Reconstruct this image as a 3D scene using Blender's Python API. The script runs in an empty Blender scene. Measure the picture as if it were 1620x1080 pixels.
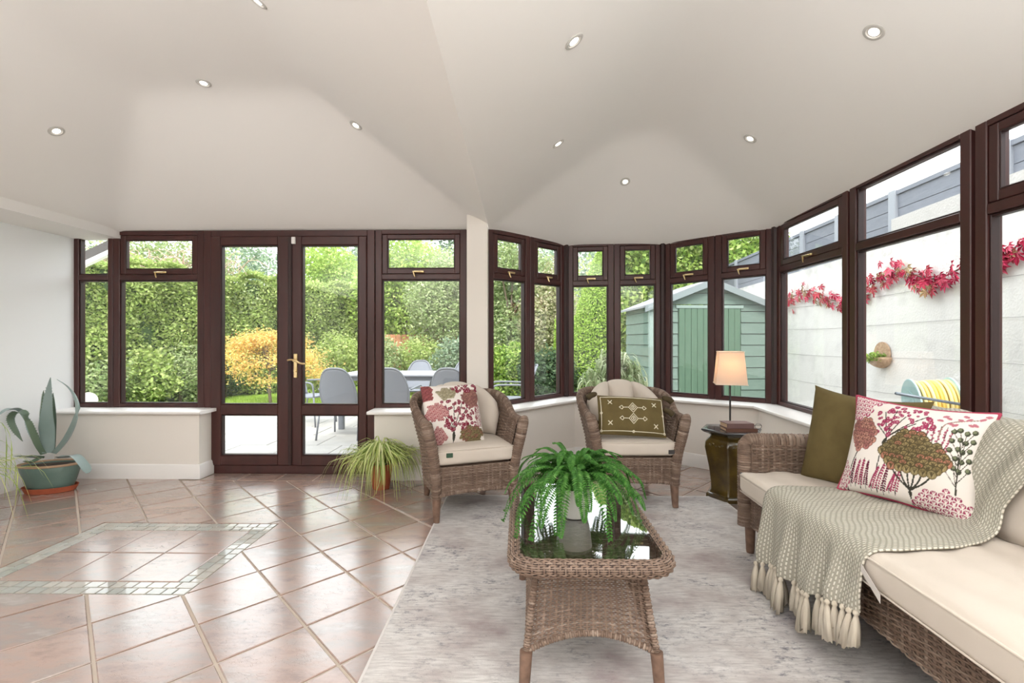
import bpy, math, random
import numpy as np
from mathutils import Vector, Matrix
random.seed(7); RNG = np.random.default_rng(7)
sc = bpy.context.scene
C = sc.collection
R = math.radians
PI = math.pi

# ------------------------------------------------------------------ camera, sky, sun, lights, exposure
YAW = R(1.0); F = 740.0; CAMZ = 1.15
cd = bpy.data.cameras.new('camera'); cam = bpy.data.objects.new('camera', cd); C.objects.link(cam)
cam.location = (0, 0, CAMZ); cam.rotation_euler = (R(90), 0, YAW)
cd.sensor_width = 36; cd.lens = 36 * F / 1620; cd.clip_start = .05; cd.clip_end = 200
sc.camera = cam
sc.view_settings.view_transform = 'Standard'; sc.view_settings.look = 'None'
sc.view_settings.gamma = 1; sc.view_settings.use_curve_mapping = False
sc.view_settings.exposure = 0.5
w = bpy.data.worlds.new('sky'); sc.world = w; w.use_nodes = True
bg = w.node_tree.nodes['Background']
bg.inputs[0].default_value = (.95, .975, 1, 1); bg.inputs[1].default_value = 2.9
def add_light(name, kind, loc, rot, energy, color=(1, 1, 1), **kw):
    l = bpy.data.lights.new(name, kind); l.energy = energy; l.color = color
    for k, v in kw.items(): setattr(l, k, v)
    o = bpy.data.objects.new(name, l); C.objects.link(o); o.location = loc; o.rotation_euler = rot
    return o
add_light('sun', 'SUN', (0, -5, 20), (R(38), R(-10), R(8)), 2.6, (1, .95, .86), angle=R(12))
# added fill lamps, as from a bounced flash, shine up behind the camera
add_light('bounce_light', 'AREA', (-1.6, -.7, 1.75), (R(180), 0, 0), 98, (.93, .965, 1), shape='RECTANGLE', size=3.2, size_y=1.6)
add_light('bounce_light', 'AREA', (.9, -.4, 1.75), (R(180), 0, 0), 56, (.93, .965, 1), shape='RECTANGLE', size=1.6, size_y=1.6)

# ------------------------------------------------------------------ helpers
def W(px, d):
    xc = (px - 810) / F * d
    return Vector((xc * math.cos(YAW) - d * math.sin(YAW), xc * math.sin(YAW) + d * math.cos(YAW)))
def P3(px, py, d):
    p = W(px, d); return Vector((p.x, p.y, CAMZ - (py - 540) / F * d))
def lin(r, g, b):
    f = lambda v: ((v / 255 + .055) / 1.055) ** 2.4 if v > 10.3 else v / 255 / 12.92
    return (f(r), f(g), f(b), 1)

class MB:
    def __init__(s): s.v = []; s.f = []; s.n = 0; s.uv = None
    def add(s, V, Fc):
        V = np.asarray(V, float).reshape(-1, 3); o = s.n
        s.v.append(V); s.n += len(V)
        s.f.extend([tuple(int(i) + o for i in f) for f in Fc]); return s
    def box(s, a, b):
        (x0, y0, z0), (x1, y1, z1) = a, b
        return s.add([(x0,y0,z0),(x1,y0,z0),(x1,y1,z0),(x0,y1,z0),(x0,y0,z1),(x1,y0,z1),(x1,y1,z1),(x0,y1,z1)],
                     [(3,2,1,0),(4,5,6,7),(0,1,5,4),(1,2,6,5),(2,3,7,6),(3,0,4,7)])
    def cbox(s, a, b, c=.004):
        x0, y0, z0 = a; x1, y1, z1 = b; vs = []; pts = {}
        import itertools
        for i, j, k in itertools.product((0, 1), repeat=3):
            for ax in range(3):
                p = [(x0, x1)[i], (y0, y1)[j], (z0, z1)[k]]
                for q in range(3):
                    if q != ax: p[q] += c * (1 if (i, j, k)[q] == 0 else -1)
                pts[(i, j, k, ax)] = len(vs); vs.append(p)
        fs = []
        for ax in range(3):
            o = [q for q in range(3) if q != ax]
            for sgn in (0, 1):
                loop = []
                for e in ((0,0),(1,0),(1,1),(0,1)):
                    key = [0,0,0]; key[ax] = sgn; key[o[0]] = e[0]; key[o[1]] = e[1]; loop.append(pts[(*key, ax)])
                fs.append(loop)
        for ax in range(3):
            o = [q for q in range(3) if q != ax]
            for e in itertools.product((0,1), repeat=2):
                a_ = [0,0,0]; b_ = [0,0,0]; a_[o[0]] = b_[o[0]] = e[0]; a_[o[1]] = b_[o[1]] = e[1]; b_[ax] = 1
                fs.append([pts[(*a_, o[0])], pts[(*b_, o[0])], pts[(*b_, o[1])], pts[(*a_, o[1])]])
        for i, j, k in itertools.product((0, 1), repeat=3): fs.append([pts[(i,j,k,q)] for q in range(3)])
        return s.add(vs, fs)
    def obox(s, c, ex, ey, ez):
        c = np.array(c, float); ex = np.array(ex, float); ey = np.array(ey, float); ez = np.array(ez, float)
        V = [c + i*ex + j*ey + k*ez for k in (-1,1) for i, j in ((-1,-1),(1,-1),(1,1),(-1,1))]
        return s.add(V, [(3,2,1,0),(4,5,6,7),(0,1,5,4),(1,2,6,5),(2,3,7,6),(3,0,4,7)])
    def prism(s, poly, z0, z1, ch=0):
        n = len(poly); poly = [np.array(p[:2], float) for p in poly]
        top = poly
        if ch:
            cen = sum(poly) / n
            top = [p + (cen - p) / max(np.linalg.norm(cen - p), 1e-6) * ch * 1.4 for p in poly]
        V = [(*p, z0) for p in poly]; fs = [tuple(range(n))[::-1]]
        if ch:
            V += [(*p, z1 - ch) for p in poly] + [(*p, z1) for p in top]
            for i in range(n):
                j = (i+1) % n; fs += [(i, j, n+j, n+i), (n+i, n+j, 2*n+j, 2*n+i)]
            fs.append(tuple(range(2*n, 3*n)))
        else:
            V += [(*p, z1) for p in poly]
            for i in range(n): fs.append((i, (i+1) % n, n + (i+1) % n, n+i))
            fs.append(tuple(range(n, 2*n)))
        return s.add(V, fs)
    def grid(s, P, closeu=False):
        P = np.asarray(P, float); a, b = P.shape[:2]; fs = []
        for i in range(a if closeu else a-1):
            for j in range(b-1):
                i2 = (i+1) % a; fs.append((i*b+j, i2*b+j, i2*b+j+1, i*b+j+1))
        return s.add(P.reshape(-1, 3), fs)
    def tube(s, pts, r, n=8, cap=True):
        P, T, N, B = frames(pts); r = np.broadcast_to(np.asarray(r, float), (len(P),))
        a = np.linspace(0, 2*PI, n, endpoint=False)
        G = P[:, None] + r[:, None, None]*(np.cos(a)[None, :, None]*N[:, None] + np.sin(a)[None, :, None]*B[:, None])
        m = len(P); fs = []
        for i in range(m-1):
            for j in range(n): fs.append((i*n+j, i*n+(j+1) % n, (i+1)*n+(j+1) % n, (i+1)*n+j))
        if cap: fs += [tuple(range(n))[::-1], tuple(range((m-1)*n, m*n))]
        return s.add(G.reshape(-1, 3), fs)
    def lathe(s, prof, c=(0,0,0), n=24, rot=0, sx=1, sy=1, cap=True):
        a = np.linspace(0, 2*PI, n, endpoint=False) + rot; V = []
        for r, z in prof: V += [(c[0]+r*sx*math.cos(t), c[1]+r*sy*math.sin(t), c[2]+z) for t in a]
        m = len(prof); fs = []
        for i in range(m-1):
            for j in range(n): fs.append((i*n+j, i*n+(j+1) % n, (i+1)*n+(j+1) % n, (i+1)*n+j))
        if cap: fs += [tuple(range(n))[::-1], tuple(range((m-1)*n, m*n))]
        return s.add(V, fs)
    def V(s): return np.concatenate(s.v) if s.v else np.zeros((0, 3))

def frames(pts):
    P = np.array([tuple(p) for p in pts], float); T = np.gradient(P, axis=0)
    T /= np.maximum(np.linalg.norm(T, axis=1, keepdims=True), 1e-9)
    N = np.zeros_like(P); ref = np.array((0, 0, 1.)) if abs(T[0][2]) < .9 else np.array((1., 0, 0))
    n = np.cross(np.cross(T[0], ref), T[0])
    for i in range(len(P)):
        n = n - T[i]*n.dot(T[i]); n /= max(np.linalg.norm(n), 1e-9); N[i] = n
    return P, T, N, np.cross(T, N)
def crom(pts, n):
    P = np.array([tuple(p) for p in pts], float); m = len(P)
    t = np.linspace(0, m-1, n); i = np.clip(t.astype(int), 0, m-2); f = (t-i)[:, None]
    g = lambda k: P[np.clip(k, 0, m-1)]
    p0, p1, p2, p3 = g(i-1), g(i), g(i+1), g(i+2)
    return .5*((2*p1)+(-p0+p2)*f+(2*p0-5*p1+4*p2-p3)*f*f+(-p0+3*p1-3*p2+p3)*f**3)

ORG = {}
def empty(name, loc, label=None, cat=None, group=None, kind=None):
    o = bpy.data.objects.new(name, None); C.objects.link(o); o.location = loc; o.empty_display_size = .1
    ORG[o.name] = np.array(tuple(loc), float); tag(o, label, cat, group, kind); return o
def tag(o, label=None, cat=None, group=None, kind=None):
    if label: o['label'] = label
    if cat: o['category'] = cat
    if group: o['group'] = group
    if kind: o['kind'] = kind
    return o
def obj(name, mb, m, parent=None, smooth=False, kind=None, loc=None, label=None):
    V = mb.V(); me = bpy.data.meshes.new(name)
    if parent is not None: org = ORG[parent.name]
    elif loc is not None: org = np.array(tuple(loc), float)
    else: org = (V.min(0)+V.max(0))/2; org[2] = V[:, 2].min()
    me.from_pydata((V-org).tolist(), [], mb.f); me.update()
    if smooth is True: me.polygons.foreach_set('use_smooth', [True]*len(me.polygons))
    elif smooth:
        me.polygons.foreach_set('use_smooth', [True]*len(me.polygons)); me.set_sharp_from_angle(angle=R(smooth))
    me.materials.append(m)
    o = bpy.data.objects.new(name, me); C.objects.link(o); ORG[o.name] = org
    if parent is not None: o.parent = parent
    else: o.location = org
    return tag(o, label, kind=kind)
def npobj(name, V, k, m, parent=None, kind=None, smooth=False, col=None, uv=None):
    """V: flat vertices, faces are consecutive runs of k vertices"""
    V = np.asarray(V, np.float32).reshape(-1, 3); nf = len(V)//k
    org = ORG[parent.name] if parent is not None else np.array([(V[:,0].min()+V[:,0].max())/2, (V[:,1].min()+V[:,1].max())/2, V[:,2].min()])
    me = bpy.data.meshes.new(name); me.vertices.add(len(V)); me.vertices.foreach_set('co', (V-org.astype(np.float32)).ravel())
    me.loops.add(nf*k); me.loops.foreach_set('vertex_index', np.arange(nf*k, dtype=np.int32))
    me.polygons.add(nf); me.polygons.foreach_set('loop_start', np.arange(0, nf*k, k, dtype=np.int32))
    me.update(calc_edges=True); me.materials.append(m)
    o = bpy.data.objects.new(name, me); C.objects.link(o); ORG[o.name] = np.array(org, float)
    if parent is not None: o.parent = parent
    else: o.location = [float(q) for q in org]
    return tag(o, kind=kind)
def dup(root, loc, rz=0, label=None):
    r = root.copy(); C.objects.link(r); r.location = loc; r.rotation_euler = (0, 0, rz)
    if label: r['label'] = label
    for ch in list(root.children):
        c_ = ch.copy(); C.objects.link(c_); c_.parent = r
        for g in ch.children:
            d_ = g.copy(); C.objects.link(d_); d_.parent = c_
    return r

# ------------------------------------------------------------------ materials
def nmat(name):
    m = bpy.data.materials.new(name); m.use_nodes = True; nt = m.node_tree
    return m, nt, nt.nodes['Principled BSDF'], nt.nodes.new, nt.links.new
def mat(name, col, rough=.5, var=None, bump=None, metal=0, spec=.5, island=None, coat=0, emis=None, stretch=None):
    """var=(scale, colour2, contrast) noise mix; bump=(scale, strength, distance); island=list of colours picked per loose piece"""
    m, nt, b, N, L = nmat(name)
    b.inputs['Roughness'].default_value = rough; b.inputs['Metallic'].default_value = metal
    b.inputs['Specular IOR Level'].default_value = spec; b.inputs['Coat Weight'].default_value = coat
    b.inputs['Base Color'].default_value = col
    tc = None
    if var or bump:
        tc = N('ShaderNodeTexCoord'); mp = N('ShaderNodeMapping'); L(tc.outputs['Object'], mp.inputs[0])
        if stretch: mp.inputs['Scale'].default_value = stretch
    src = None
    if island:
        g = N('ShaderNodeNewGeometry'); cr = N('ShaderNodeValToRGB'); L(g.outputs['Random Per Island'], cr.inputs[0])
        e = cr.color_ramp.elements
        e[0].color = island[0]; e[1].color = island[-1]
        for i, cc in enumerate(island[1:-1]): q = e.new((i+1)/(len(island)-1)); q.color = cc
        src = cr.outputs[0]
    if var:
        n = N('ShaderNodeTexNoise'); n.inputs['Scale'].default_value = var[0]; n.inputs['Detail'].default_value = 6
        L(mp.outputs[0], n.inputs['Vector'])
        cr = N('ShaderNodeValToRGB'); k = var[2] if len(var) > 2 else .2
        cr.color_ramp.elements[0].position = .5-k; cr.color_ramp.elements[1].position = .5+k; L(n.outputs[0], cr.inputs[0])
        mx = N('ShaderNodeMix'); mx.data_type = 'RGBA'; L(cr.outputs[0], mx.inputs[0])
        if src: L(src, mx.inputs[6])
        else: mx.inputs[6].default_value = col
        mx.inputs[7].default_value = var[1]; src = mx.outputs[2]
    if src: L(src, b.inputs['Base Color'])
    if bump:
        n2 = N('ShaderNodeTexNoise'); n2.inputs['Scale'].default_value = bump[0]; n2.inputs['Detail'].default_value = 5
        L(mp.outputs[0], n2.inputs['Vector']); bp = N('ShaderNodeBump')
        bp.inputs['Strength'].default_value = bump[1]; bp.inputs['Distance'].default_value = bump[2] if len(bump) > 2 else .01
        L(n2.outputs[0], bp.inputs['Height']); L(bp.outputs[0], b.inputs['Normal'])
    if emis:
        b.inputs['Emission Color'].default_value = emis[0]; b.inputs['Emission Strength'].default_value = emis[1]
    return m
def leafmat(name, cols, trans=.35, rough=.5):
    m, nt, b, N, L = nmat(name)
    g = N('ShaderNodeNewGeometry'); cr = N('ShaderNodeValToRGB'); L(g.outputs['Random Per Island'], cr.inputs[0])
    e = cr.color_ramp.elements; e[0].color = cols[0]; e[1].color = cols[-1]
    for i, cc in enumerate(cols[1:-1]): q = e.new((i+1)/(len(cols)-1)); q.color = cc
    L(cr.outputs[0], b.inputs['Base Color']); b.inputs['Roughness'].default_value = rough; b.inputs['Specular IOR Level'].default_value = .3
    t = N('ShaderNodeBsdfTranslucent'); L(cr.outputs[0], t.inputs[0]); mx = N('ShaderNodeMixShader'); mx.inputs[0].default_value = trans
    L(b.outputs[0], mx.inputs[1]); L(t.outputs[0], mx.inputs[2]); L(mx.outputs[0], nt.nodes['Material Output'].inputs[0])
    return m
def glassmat(name, base, gain, power, tint=(1, 1, 1, 1), rough=0.0):
    m, nt, b, N, L = nmat(name); nt.nodes.remove(b)
    lw = N('ShaderNodeLayerWeight'); lw.inputs[0].default_value = .5
    pw = N('ShaderNodeMath'); pw.operation = 'POWER'; L(lw.outputs['Facing'], pw.inputs[0]); pw.inputs[1].default_value = power
    ma = N('ShaderNodeMath'); ma.operation = 'MULTIPLY_ADD'; L(pw.outputs[0], ma.inputs[0]); ma.inputs[1].default_value = gain; ma.inputs[2].default_value = base
    tr = N('ShaderNodeBsdfTransparent'); tr.inputs[0].default_value = tint
    gl = N('ShaderNodeBsdfGlossy'); gl.inputs['Roughness'].default_value = rough
    mx = N('ShaderNodeMixShader'); L(ma.outputs[0], mx.inputs[0]); L(tr.outputs[0], mx.inputs[1]); L(gl.outputs[0], mx.inputs[2])
    L(mx.outputs[0], nt.nodes['Material Output'].inputs[0]); return m
def vcolmat(name, rough=.85, bump=True):
    m, nt, b, N, L = nmat(name); a = N('ShaderNodeVertexColor'); a.layer_name = 'print'
    L(a.outputs[0], b.inputs['Base Color']); b.inputs['Roughness'].default_value = rough; b.inputs['Specular IOR Level'].default_value = .2
    if bump:
        tc = N('ShaderNodeTexCoord'); n = N('ShaderNodeTexNoise'); n.inputs['Scale'].default_value = 350; L(tc.outputs['Object'], n.inputs['Vector'])
        bp = N('ShaderNodeBump'); bp.inputs['Strength'].default_value = .25; bp.inputs['Distance'].default_value = .002; L(n.outputs[0], bp.inputs['Height']); L(bp.outputs[0], b.inputs['Normal'])
    return m

M_WALL = mat('wall_paint', lin(238, 232, 224), .75, bump=(60, .05, .004))
M_CEIL = mat('ceiling_paint', lin(236, 233, 229), .85, bump=(40, .04, .004))
M_TRIM = mat('white_gloss_trim', lin(244, 241, 238), .3)
M_WOOD = mat('rosewood_frame', lin(76, 39, 35), .32, var=(9, lin(58, 29, 27), .25), stretch=(1, 1, .12))
M_WOODD = mat('rosewood_dark_joint', lin(46, 24, 23), .45)
M_GLASS = glassmat('window_glass', .035, .55, 4, (.97, .985, .98, 1))
M_TGLASS = glassmat('table_glass', .10, .95, 2.6, (.86, .9, .88, 1), .01)
M_BRASS = mat('polished_brass', lin(236, 212, 160), .3, metal=1)
M_WHITEP = mat('white_plastic', lin(236, 234, 230), .4)
M_WICK = mat('wicker', lin(150, 125, 105), .62, island=[lin(98, 77, 64), lin(146, 122, 105), lin(122, 98, 82), lin(180, 160, 144), lin(136, 111, 95)], var=(24, lin(112, 91, 77), .25))
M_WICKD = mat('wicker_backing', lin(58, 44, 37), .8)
M_LEG = mat('wrapped_leg', lin(134, 105, 88), .6, var=(30, lin(104, 80, 66), .2), bump=(120, .3, .003))
M_CREAM = mat('cream_cushion_fabric', lin(216, 205, 193), .9, var=(5, lin(206, 194, 181), .3), bump=(300, .2, .002), spec=.15)
M_TAG = mat('green_fabric_tag', lin(58, 84, 66), .8)
M_TAGB = mat('black_fabric_tag', lin(66, 62, 60), .8)
M_OLIVE = mat('olive_velvet', lin(112, 98, 62), .85, var=(14, lin(98, 84, 52), .3), bump=(200, .2, .002), spec=.2)
M_PINK = mat('crimson_piping', lin(176, 62, 88), .7)
M_TASSEL = mat('cream_wool_tassel', lin(222, 212, 196), .95, var=(90, lin(200, 188, 170), .2), spec=.1, stretch=(1, 1, .1))
M_TERRA = mat('terracotta', lin(186, 98, 66), .75, var=(14, lin(166, 82, 56), .25))
M_SOIL = mat('potting_soil', lin(66, 54, 44), .95, bump=(60, .8, .02))

# ------------------------------------------------------------------ plan of the room
EAVE = 2.11; SILL = .572
YW = 4.05                                   # inside face of the door wall frames
def cw(x, d): return Vector((x*math.cos(YAW)-d*math.sin(YAW), x*math.sin(YAW)+d*math.cos(YAW)))
BAY = [cw(-.20, 4.02), cw(.545, 4.74), cw(1.51, 4.68), cw(2.25, 4.00), cw(2.20, 3.42), cw(2.125, 2.60)]
# the window line continues straight along the right wall
P3b = BAY[3]; RD = (cw(2.12, 2.19)-P3b).normalized()
BAY = BAY[:4] + [P3b + RD*4.95]
DZ = [.008, .022, .036, .043, .0]
XL = -3.93; XSOF = -3.52; XV = -.27; YREAR = -2.4
SEGS = [(BAY[i], BAY[i+1]) for i in range(4)]
def inward(a, b):
    e = (b-a).normalized(); return Vector((e.y, -e.x)) if (Vector((.8, 2)) - a).dot(Vector((e.y, -e.x))) > 0 else Vector((-e.y, e.x))
def sdist(p, a, b): return (Vector(p)-a).dot(inward(a, b))
def offline(pts, off):
    out = []
    for i, p in enumerate(pts):
        if i == 0: out.append(p + inward(pts[0], pts[1])*off); continue
        if i == len(pts)-1: out.append(p + inward(pts[-2], pts[-1])*off); continue
        n1 = inward(pts[i-1], p); n2 = inward(p, pts[i+1]); bis = (n1+n2).normalized()
        out.append(p + bis*(off/max(bis.dot(n1), .2)))
    return out

# ceiling: slopes up from the eaves, then flat; two vaults that meet in a low valley
SL = .60; TM = 1.06
def smin(vals, k=.07):
    vals = np.array(vals); return -k*np.log(np.sum(np.exp(-vals/k), axis=0))
NV = [(np.array(a), np.array(inward(a, b))) for a, b in SEGS]
def ceil_z(X, Y, reg):
    if reg == 1: ds = [YW-Y, X-XSOF, XV-X]
    else: ds = [(X-a[0])*n[0]+(Y-a[1])*n[1] for a, n in NV]+[X-XV]
    d = np.minimum.reduce(ds) if False else smin([np.asarray(q, float) for q in ds]+[np.full_like(np.asarray(X, float), TM)], .05)
    hard = np.minimum.reduce([np.asarray(q, float) for q in ds])
    d = np.where(hard < .15, np.minimum(hard, TM), d) if False else d
    return EAVE + .022 + SL*np.maximum(d, -.03)
def ceil_at(x, y): return float(ceil_z(np.array(x), np.array(y), 1 if x < XV else 2))

mb = MB()
Xs = np.concatenate([np.linspace(XSOF, XV-.3, 74), np.linspace(XV-.25, XV, 8)]); Ys = np.linspace(YREAR, YW+.075, 150)
G = np.zeros((len(Xs), len(Ys), 3)); G[..., 0] = Xs[:, None]; G[..., 1] = Ys[None]; G[..., 2] = ceil_z(G[..., 0], G[..., 1], 1)
mb.grid(G)
def xspan(y):
    x1 = 9.
    for (a, n) in NV[1:]:
        if abs(n[0]) > 1e-3 and n[0] < -.05:
            x1 = min(x1, a[0] + (-.075 - (y-a[1])*n[1])/n[0])
    x0 = XV
    a, n = NV[0]
    if n[0] > .05: x0 = max(x0, a[0] + (-.075 - (y-a[1])*n[1])/n[0])
    return x0, x1
ymax = max(BAY[1].y, BAY[2].y)+.07
Ys = np.linspace(YREAR, ymax, 170); U = np.concatenate([np.linspace(0, .1, 8), np.linspace(.12, 1, 66)])
G = np.zeros((len(Ys), len(U), 3))
for i, y in enumerate(Ys):
    x0, x1 = xspan(y)
    if x1 < x0: x1 = x0 = (x0+x1)/2
    G[i, :, 0] = x0+(x1-x0)*U; G[i, :, 1] = y
G[..., 2] = ceil_z(G[..., 0], G[..., 1], 2)
mb.grid(G)
obj('ceiling', mb, M_CEIL, smooth=50, kind='structure')
mb = MB(); mb.box((XL-.1, YREAR, 2.055), (XSOF, YW+.08, 2.4))
obj('trim_1', mb, M_CEIL, kind='structure')

# ------------------------------------------------------------------ floor: grout bed and single tiles
M_GROUT = mat('grout', lin(196, 182, 168), .9, bump=(80, .3, .004))
def tilemat():
    m, nt, b, N, L = nmat('slate_effect_tile')
    g = N('ShaderNodeNewGeometry'); oi = N('ShaderNodeObjectInfo')
    mp = N('ShaderNodeMapping'); mp.inputs['Rotation'].default_value = (0, 0, R(-45)); mp.inputs['Scale'].default_value = (1, 2.4, 1)
    off = N('ShaderNodeVectorMath'); off.operation = 'ADD'; sc3 = N('ShaderNodeVectorMath'); sc3.operation = 'SCALE'
    cx = N('ShaderNodeCombineXYZ'); L(oi.outputs['Random'], cx.inputs[0]); L(oi.outputs['Random'], cx.inputs[2]); L(cx.outputs[0], sc3.inputs[0]); sc3.inputs['Scale'].default_value = 30
    L(g.outputs['Position'], off.inputs[0]); L(sc3.outputs[0], off.inputs[1]); L(off.outputs[0], mp.inputs[0])
    n = N('ShaderNodeTexNoise'); n.inputs['Scale'].default_value = 3.2; n.inputs['Detail'].default_value = 8; n.inputs['Roughness'].default_value = .62; L(mp.outputs[0], n.inputs['Vector'])
    cr = N('ShaderNodeValToRGB'); e = cr.color_ramp.elements
    e[0].position = .30; e[0].color = lin(140, 116, 106); e[1].position = .74; e[1].color = lin(184, 172, 165)
    q = e.new(.46); q.color = lin(172, 142, 128); q = e.new(.6); q.color = lin(160, 142, 133)
    L(n.outputs[0], cr.inputs[0])
    hv = N('ShaderNodeHueSaturation'); ma = N('ShaderNodeMapRange'); ma.inputs[3].default_value = .86; ma.inputs[4].default_value = 1.08
    L(oi.outputs['Random'], ma.inputs[0]); L(ma.outputs[0], hv.inputs['Value']); L(cr.outputs[0], hv.inputs['Color']); L(hv.outputs[0], b.inputs['Base Color'])
    # riven relief: broad undulation plus a few crack-like ridges
    n2 = N('ShaderNodeTexNoise'); n2.inputs['Scale'].default_value = 7; n2.inputs['Detail'].default_value = 4; L(mp.outputs[0], n2.inputs['Vector'])
    wv = N('ShaderNodeTexVoronoi'); wv.feature = 'DISTANCE_TO_EDGE'; wv.inputs['Scale'].default_value = 3.5
    wp = N('ShaderNodeVectorMath'); wp.operation = 'ADD'; L(off.outputs[0], wp.inputs[0]); L(n2.outputs['Color'], wp.inputs[1]); L(wp.outputs[0], wv.inputs['Vector'])
    cr2 = N('ShaderNodeValToRGB'); cr2.color_ramp.elements[0].position = 0; cr2.color_ramp.elements[1].position = .012; L(wv.outputs['Distance'], cr2.inputs[0])
    md = N('ShaderNodeMath'); md.operation = 'MULTIPLY_ADD'; L(cr2.outputs[0], md.inputs[0]); md.inputs[1].default_value = .3; L(n2.outputs[0], md.inputs[2])
    fine = N('ShaderNodeTexNoise'); fine.inputs['Scale'].default_value = 90; fine.inputs['Detail'].default_value = 3; L(off.outputs[0], fine.inputs['Vector'])
    m3 = N('ShaderNodeMath'); m3.operation = 'MULTIPLY_ADD'; L(fine.outputs[0], m3.inputs[0]); m3.inputs[1].default_value = .12; L(md.outputs[0], m3.inputs[2])
    bp = N('ShaderNodeBump'); bp.inputs['Strength'].default_value = .45; bp.inputs['Distance'].default_value = .006; L(m3.outputs[0], bp.inputs['Height']); L(bp.outputs[0], b.inputs['Normal'])
    b.inputs['Roughness'].default_value = .26; b.inputs['Specular IOR Level'].default_value = .7; b.inputs['Coat Weight'].default_value = 1; b.inputs['Coat Roughness'].default_value = .2; b.inputs['Coat IOR'].default_value = 1.75
    return m
M_TILE = tilemat()
M_MOSAIC = mat('grey_stone_mosaic', lin(176, 172, 160), .3, island=None, var=(40, lin(146, 148, 138), .3), bump=(60, .2, .004))
in_bay = offline(BAY, .17)                  # inside face of the dwarf wall under the bay
out_bay = offline(BAY, -.10)
mb = MB(); ob = offline(BAY, 0)
poly = [(XL-.1, YREAR), (ob[-1].x, YREAR), (ob[-1].x, ob[-1].y), (ob[3].x, ob[3].y), (ob[2].x, ob[2].y), (ob[1].x, ob[1].y), (ob[0].x, YW+.05), (XL-.1, YW+.05)]
mb.prism(poly, -.09, -.006); floor = obj('floor', mb, M_GROUT, kind='structure')
ORG['floor'] = ORG[floor.name]
TS = .444; GAP = .0115
def clip(poly, p, n):                        # keep the side where (q-p).n >= 0
    out = []
    for i in range(len(poly)):
        a, b = poly[i], poly[(i+1) % len(poly)]
        da = (a[0]-p[0])*n[0]+(a[1]-p[1])*n[1]; db = (b[0]-p[0])*n[0]+(b[1]-p[1])*n[1]
        if da >= 0: out.append(a)
        if (da >= 0) != (db >= 0):
            t = da/(da-db); out.append((a[0]+(b[0]-a[0])*t, a[1]+(b[1]-a[1])*t))
    return out
def area(p): return abs(sum(p[i][0]*p[(i+1) % len(p)][1]-p[(i+1) % len(p)][0]*p[i][1] for i in range(len(p))))/2 if len(p) > 2 else 0
IX0, IX1, IY0, IY1 = -2.64, -1.528, 2.10, 2.925   # the inlaid panel
RUG = (-.54, 1.465, .55, 3.47)
s2 = 1/math.sqrt(2); hw = (TS*s2-GAP)/2
ftile = MB(); q = hw*math.sqrt(2); ftile.prism([(0,-q),(q,0),(0,q),(-q,0)], -.012, 0, .003)
full_me = None; ntile = 0
for i in range(-14, 18):
    for j in range(-12, 18):
        u = .1215+TS*(i+.5); v = 2.30+TS*(j+.5)         # X+Y, Y-X
        cx, cy = (u-v)/2, (u+v)/2
        if cx < XL-.25 or cx > 2.3 or cy < -.1 or cy > 4.8: continue
        if RUG[0]+.35 < cx < RUG[1]-.35 and cy < RUG[3]-.35: continue
        if cx > 1.35 and cy < 1.2: continue
        if cx < -1.2 and cy < .35: continue
        poly = [(cx, cy-q), (cx+q, cy), (cx, cy+q), (cx-q, cy)]; a0 = area(poly); pieces = None
        poly = clip(poly, (XL+.015, 0), (1, 0))
        if cx < -.12: poly = clip(poly, (0, 3.862 if not -2.68 < cx < -1.22 else 3.822), (0, -1))
        else:
            for k in range(4):
                a, b = in_bay[k], in_bay[k+1]; n = inward(a, b); poly = clip(poly, (a.x+n.x*.012, a.y+n.y*.012), (n.x, n.y)) if poly else poly
        if not poly or area(poly) < .004: continue
        g = .006; X0, X1, Y0, Y1 = IX0-g, IX1+g, IY0-g, IY1+g
        xs = [p[0] for p in poly]; ys = [p[1] for p in poly]
        if max(xs) > X0 and min(xs) < X1 and max(ys) > Y0 and min(ys) < Y1:
            pieces = [clip(poly, (X0, 0), (-1, 0)), clip(poly, (X1, 0), (1, 0))]
            mid = clip(clip(poly, (X0, 0), (1, 0)), (X1, 0), (-1, 0)) if poly else []
            if mid: pieces += [clip(mid, (0, Y1), (0, 1)), clip(mid, (0, Y0), (0, -1))]
            pieces = [p for p in pieces if p and area(p) > .0015]
            if not pieces: continue
        if pieces is None and abs(area(poly)-a0) < 1e-5:
            if full_me is None:
                o = obj('tile', ftile, M_TILE); full_me = o.data
                o.data.materials[0] = M_TILE; bpy.data.objects.remove(o)
            o = bpy.data.objects.new('tile', full_me); C.objects.link(o)
            o.parent = floor; o.location = (cx-ORG['floor'][0], cy-ORG['floor'][1], -.012-ORG['floor'][2])
        else:
            t = MB()
            for p in (pieces or [poly]): t.prism(p, -.012, 0)
            obj('tile', t, M_TILE, floor)
        ntile += 1
def axis_tile(x0, x1, y0, y1, m=M_TILE, name='tile', ch=.003):
    t = MB(); t.prism([(x0, y0), (x1, y0), (x1, y1), (x0, y1)], -.012, 0, ch); return obj(name, t, m, floor)
bw = .11
for a in range(3):
    for b_ in range(2):
        sx = (IX1-IX0-2*bw)/3; sy = (IY1-IY0-2*bw)/2
        axis_tile(IX0+bw+a*sx+.004, IX0+bw+(a+1)*sx-.004, IY0+bw+b_*sy+.004, IY0+bw+(b_+1)*sy-.004)
M_MOS = [mat('mosaic_stone', lin(*c_), .3, var=(30, lin(*(max(0, k-22) for k in c_)), .3), bump=(50, .2, .004), coat=.8) for c_ in ((190, 188, 180), (174, 174, 166), (198, 192, 182), (180, 174, 164))]
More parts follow.
